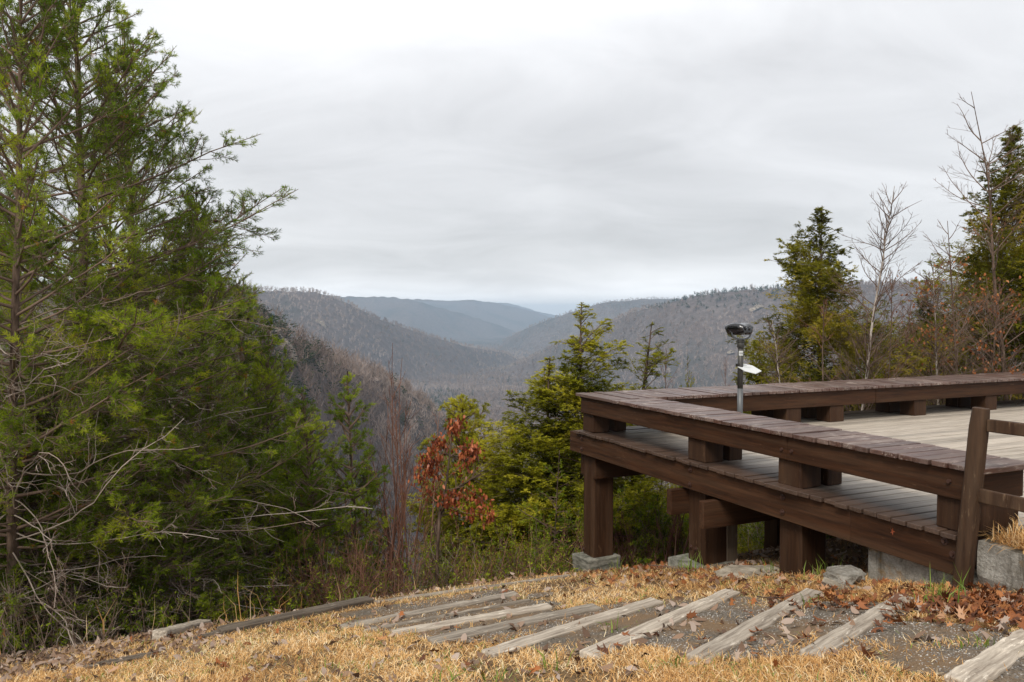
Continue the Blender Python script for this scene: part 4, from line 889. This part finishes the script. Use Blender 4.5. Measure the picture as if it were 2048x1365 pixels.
BL = [(30, 7.4, 1.3, 1.0, 'dark twiggy brush in the bottom left corner', 60, 'twig', 0), (150, 8.0, 1.2, 1.0, 'brown brush above the leaf litter left of the timber scrap', 60, 'twig', 2),
 (280, 8.6, 1.1, 1.0, 'brown brush behind the broken timber', 55, 'twig', 2), (400, 9.0, 1.0, .9, 'low brush behind the gap in the edging', 55, 'twig', 2), (520, 9.6, 1.1, 1.0, 'scrubby green flecked brush behind the dark edging beam', 55, 'twig', 3),
 (610, 10.0, 1.3, 1.0, 'brown scrub beyond the middle of the edging board, left part', 60, 'redtwig', 1), (690, 10.3, 1.8, 1.0, 'reddish brush at the foot of the thin pine sapling', 45, 'redtwig', 1), (760, 10.4, 1.7, 1.0, 'dense brown brush left of the tall red stems', 60, 'redtwig', 0),
 (850, 10.6, 1.4, 1.0, 'brown brush at the foot of the oak sapling', 60, 'twig', 1), (930, 10.6, 1.3, 1.0, 'brown brush right of the oak sapling', 60, 'redtwig', 1), (1000, 11.0, 1.3, 1.0, 'green flecked brush between the oak and the young hemlock', 45, 'twig', 2),
 (1070, 11.2, 1.2, .9, 'low brush left of the deck corner footing', 55, 'redtwig', 2), (1130, 12.0, 1.4, .9, 'reddish brush right behind the corner post', 55, 'redtwig', 2),
 (1250, 12.6, 1.9, 1.0, 'bright green bush seen between the first two deck posts, left half', 70, 'twig', 12), (1330, 12.8, 1.6, 1.0, 'bright green bush seen between the first two deck posts, right half', 70, 'twig', 12), (1290, 11.7, 1.0, 1.2, 'brown bramble under the deck between the posts', 70, 'redtwig', 0),
 (1560, 14.2, 1.7, 1.3, 'green flecked brush behind the bench at the viewer', 60, 'twig', 5), (1700, 14.4, 2.2, 1.3, 'pale twigs behind the middle of the back bench', 70, 'twig', 3), (1830, 14.8, 2.8, 1.4, 'pale tangled brush behind the right part of the back bench', 80, 'twig', 3), (1960, 15.2, 3.2, 1.4, 'pale tangled brush at the right edge behind the bench', 80, 'twig', 2)]
for a in BL: bush(*a)
for (px, D, h, w, lab) in [(700, 11.5, 2.2, 1.1, 'bright green bushy growth below the thin sapling'), (990, 13.5, 2.2, 1.2, 'olive bushy growth below the flat topped pine')]: bush(px, D, h, w, lab, 60, 'twig', 12)
# ---------------------------------------------------------------- dry grass, leaves, gravel
def in_path(x, y):
    return path_keep(x, y)
def scatter(n, x0, x1, y0, y1, bias=1.0):
    D = y0*(y1/y0)**rng.random(n); az = rng.uniform(-1150, 1150, n); return az/F*D, D
def blades(name, x, y, L, w, mat, tint, lay=1.1, z0=0., lab='', lean_=.35):
    n = len(x); z = ground_z(x, y)+z0; a = rng.uniform(0, 6.283, n); e = np.clip(rng.normal(math.pi/2-lay, lean_, n), .02, 1.5); l = L*rng.uniform(.5, 1.3, n)
    d = np.stack([np.cos(a)*np.cos(e), np.sin(a)*np.cos(e), np.sin(e)], -1); p0 = np.stack([x, y, z-.004], -1); p1 = p0+d*(l*.5)[:, None]
    a2 = a+rng.normal(0, .6, n); e2 = e-rng.uniform(.1, .8, n); d2 = np.stack([np.cos(a2)*np.cos(e2), np.sin(a2)*np.cos(e2), np.sin(e2)], -1); p2 = p1+d2*(l*.5)[:, None]
    p1[:, 2] = np.maximum(p1[:, 2], z+.004); p2[:, 2] = np.maximum(p2[:, 2], z+.003)
    s = np.stack([-np.sin(a), np.cos(a), 0*a], -1)*(w*.5)+rng.normal(0, w*.15, (n, 3))
    v = np.stack([p0-s, p0+s, p1+s, p1-s, p2], 1).reshape(-1, 3); i = np.arange(n)*5
    return mesh_np(name, v, [np.stack([i, i+1, i+2, i+3], 1), np.stack([i+3, i+2, i+4], 1)], M[mat], None, np.repeat(tint, 5), kind='stuff', label=lab, cat='grass')
def lawn():
    n = 520000; x, y = scatter(n, 0, 0, 3.3, 12.5); u, v = uv_of(x, y)
    on = path_keep(x, y); k = np.where(on, np.where(u < 4.6, .06, .02)+.3*(vnoise(x, y, .3, 12) > .68), 1.)
    k *= np.where(u < 1.35, .25, 1.); k *= np.where((v > .25), .3, 1.)*np.where((v > 1.2) & (u > 0), .3, 1)
    k *= np.clip(.15+1.5*vnoise(x, y, .5, 6), 0, 1)*np.clip(-.3+3*vnoise(x, y, .17, 61), .25, 1); k *= np.where(v > .1, np.where(u > 5.7, 0, 1), 1)
    ll = smooth(-5.6, -6.4, v+.9*(1.8-u)*0)*smooth(2.6, 1.8, u); k *= 1-.75*ll
    s = rng.random(n) < k; x, y, u, v = x[s], y[s], u[s], v[s]
    far = vnoise(x, y, .8, 14); t = np.clip(rng.normal(.48, .26, len(x))+.35*(far-.5)-.16*((v > -.9) & (u < 6)), 0, .9); g = rng.random(len(x)) < .05*(vnoise(x, y, .4, 15) > .5)*2; t = np.where(g, rng.uniform(.92, 1, len(x)), t)
    blades('dry_grass', x, y, .065, .0032, 'straw', t, 1.05, 0, 'matted straw coloured dry grass covering the lawn')
lawn()
def tufts():
    X = []; 
    for (px, D, n, h) in [(895, 4.45, 9, .10), (1090, 4.6, 12, .12), (1235, 5.6, 10, .1), (985, 4.4, 10, .1), (1375, 8.5, 18, .13), (1650, 7.1, 20, .15), (1545, 7.6, 14, .12), (1905, 5.45, 26, .17), (1885, 5.2, 24, .17), (1625, 5.75, 14, .09), (1345, 4.35, 8, .1), (1975, 4.1, 14, .08), (1240, 8.9, 18, .15), (700, 8.2, 16, .15), (650, 5.2, 6, .08), (1390, 8.3, 20, .2)]:
        x, y = xy(px, D); X.append((x+rng.normal(0, .05, n), y+rng.normal(0, .05, n), np.full(n, h)))
    x = np.concatenate([a[0] for a in X]); y = np.concatenate([a[1] for a in X]); h = np.concatenate([a[2] for a in X])
    blades('green_grass', x, y, h*1.3, .006, 'green_grass', rng.random(len(x)), .35, 0, 'sparse green grass tufts among the dry grass', .3)
    n = 150; px = rng.uniform(-20, 1180, n); x = []; 
    D = np.interp(px, [0, 440, 640, 1140], [7.2, 8.0, 8.9, 10.2])+rng.uniform(-.2, 1.3, n)
    blades('tall_dry_grass', (px-1024)/F*D, D, rng.uniform(.2, .6, n), .006, 'straw', rng.uniform(.2, .8, n), .3, 0, 'tall thin dry stalks along the lawn edge', .25)
    # on the wall-top bank
    n = 6500; uu = rng.uniform(5.8, 7.6, n); vv = .16+rng.random(n)**1.5*1.1; P = C0+uu[:, None]*U+vv[:, None]*V
    zz = P[:, 2]-.53+.05*smooth(.3, .9, vv); a = rng.uniform(0, 6.28, n); e = np.clip(rng.normal(.7, .4, n), .05, 1.4); l = rng.uniform(.06, .24, n)
    d = np.stack([np.cos(a)*np.cos(e), np.sin(a)*np.cos(e), np.sin(e)], -1); p0 = np.stack([P[:, 0], P[:, 1], zz], -1); s = np.stack([-np.sin(a), np.cos(a), 0*a], -1)*.0025
    p1 = p0+d*l[:, None]*.6; d[:, 2] -= .5; p2 = p1+d*l[:, None]*.4; v = np.stack([p0-s, p0+s, p1+s, p1-s, p2], 1).reshape(-1, 3); i = np.arange(n)*5
    mesh_np('bank_grass', v, [np.stack([i, i+1, i+2, i+3], 1), np.stack([i+3, i+2, i+4], 1)], M['straw'], None, np.repeat(rng.uniform(.2, .85, n), 5), kind='stuff', label='dry grass on top of the retaining wall', cat='grass')
tufts()
def uvc(u_, v_, lift=.015, jz=.02):
    P = C0[None]+u_[:, None]*U+v_[:, None]*V; P[:, 2] = ground_z(P[:, 0], P[:, 1])+lift+rng.random(len(u_))*jz; return P
n = 1100; a = rng.normal(0, 1, (n, 2)); A1 = uvc(6.5+.36*a[:, 0], -.50+.24*a[:, 1], .015, .05); k_ = (a[:, 1] < 2.5)
n = 110; a = rng.normal(0, 1, (n, 2)); A2 = uvc(5.25+.4*a[:, 0], -.85+.15*a[:, 1])
n = 260; A3 = uvc(rng.uniform(2.0, 6.0, n), -.3+.5*rng.normal(0, 1, n))
n = 170; x, y = scatter(n, 0, 0, 3.6, 9); A4 = np.stack([x, y, ground_z(x, y)+.03], -1)
n = 260; A5 = uvc(rng.uniform(-.5, 2.2, n), rng.normal(-.3, .35, n))
A = np.concatenate([A1, A2, A3, A4, A5]); uu, vv = uv_of(A[:, 0], A[:, 1]); A = A[~((vv > .08) & (uu > 4.7))]
leaves('oak_leaf_litter', A, .105, 'leaf', None, OAK, .45, .5, tint=np.clip(rng.normal(.5, .28, len(A)), 0, 1), kind='stuff', label='fallen orange brown oak leaves strewn on the grass and heaped by the wall', cat='fallen leaves')
n = 330; B0_ = uvc(rng.uniform(-.6, 4.5, n), rng.normal(.0, .4, n), .01, .02)
n = 2600; U1 = rng.uniform(-1, 7, n); V1 = rng.uniform(.3, 6, n); B = uvc(U1, V1, .01, .03)
n = 1600; B2_ = uvc(rng.uniform(.6, 2.7, n), rng.uniform(-8.5, -4.7, n)); n = 5000; B3_ = uvc(rng.uniform(-6, 1.2, n), rng.uniform(-10, 3, n), .01, .03)
n = 900; x, y = scatter(n, 0, 0, 4.2, 10); B4_ = np.stack([x, y, ground_z(x, y)+.02], -1)
B = np.concatenate([B, B0_, B2_, B3_, B4_]); leaves('leaf_litter', B, .085, 'greyleaf', None, PLAIN, .45, .6, kind='stuff', label='faded grey brown leaf litter under the trees and the deck', cat='fallen leaves')
def gravel():
    n = 100000; x, y = scatter(n, 0, 0, 3.6, 10); keep = path_keep(x, y) & (rng.random(n) < np.clip(vnoise(x, y, .45, 31)*1.7-.25, .04, 1)); x, y = x[keep], y[keep]; n = len(x)
    r = rng.uniform(.0025, .0075, n); z = ground_z(x, y)+.006
    T = np.array([(1, 0, 0), (0, 1, 0), (-1, 0, 0), (0, -1, 0), (0, 0, .8)], float)[None]*np.ones((n, 1, 1)); T = T*rng.uniform(.6, 1.3, (n, 5, 1)); a = rng.uniform(0, 6.28, n); c, s = np.cos(a)[:, None], np.sin(a)[:, None]
    X = T[..., 0]*c-T[..., 1]*s; Y = T[..., 0]*s+T[..., 1]*c; v = np.stack([X*r[:, None]+x[:, None], Y*r[:, None]+y[:, None], T[..., 2]*r[:, None]+z[:, None]], -1).reshape(-1, 3); i = (np.arange(n)*5)[:, None]
    f = np.concatenate([i+np.array([[0, 1, 4]]), i+np.array([[1, 2, 4]]), i+np.array([[2, 3, 4]]), i+np.array([[3, 0, 4]])])
    mesh_np('gravel', v, f, M['pebble'], None, np.repeat(rng.random(n)**1.2, 5), kind='stuff', label='loose grey gravel between the timber steps', cat='gravel')
gravel()
# sticks lying about
def stick(p, q, r, lab, mat='twig', tint=.3):
    (pa, da), (pb, db_) = p, q; a = np.array([*xy(pa, da), 0.]); b = np.array([*xy(pb, db_), 0.]); a[2] = gz(a[0], a[1])+.05; b[2] = gz(b[0], b[1])+.05
    P = grow(np.array([[0, 0, 0.]]), (b-a)[None], np.array([np.linalg.norm(b-a)]), 7, 0, .05); t = Tubes(); t.add(P, r, r*.5, 5, tint); K = kids(P, 2, .3, .8, .6, lambda q: .3+0*q, 4, 0, .1); t.add(K, r*.5, r*.3, 4, tint); o = t.build('fallen_stick', M[mat], None, label=lab, cat='stick'); o.location = tuple(a)
stick((1520, 6.1), (1592, 5.65), .006, 'thin dark twig lying across the pinkish timber step', tint=.1)
stick((1170, 7.9), (1210, 7.6), .007, 'small forked twig at the far end of a timber step')
stick((702, 9.6), (742, 9.0), .014, 'short pale broken stick standing out of the edge brush', tint=.9)
stick((1300, 8.9), (1390, 8.3), .006, 'thin brown twig on the leaves by the middle footing')
# a small red leaf stuck on the fascia
u_, z_ = onv(1785, 1063, .036); lf = MB(); n = 10
for k in range(n): a = k*2*math.pi/n; r_ = .032 if k % 2 == 0 else .011; lf.v.append([u_+r_*math.cos(a)*.8, .034+.004*math.cos(a*2), z_+r_*math.sin(a)]); lf.t.append(.35)
lf.f.append(list(range(n))); o = lf.build('red_leaf', M['redleaf'], None, label='small red leaf stuck to the lower fascia of the deck', cat='leaf'); o.location = tuple(C0); o.rotation_euler[2] = RZ
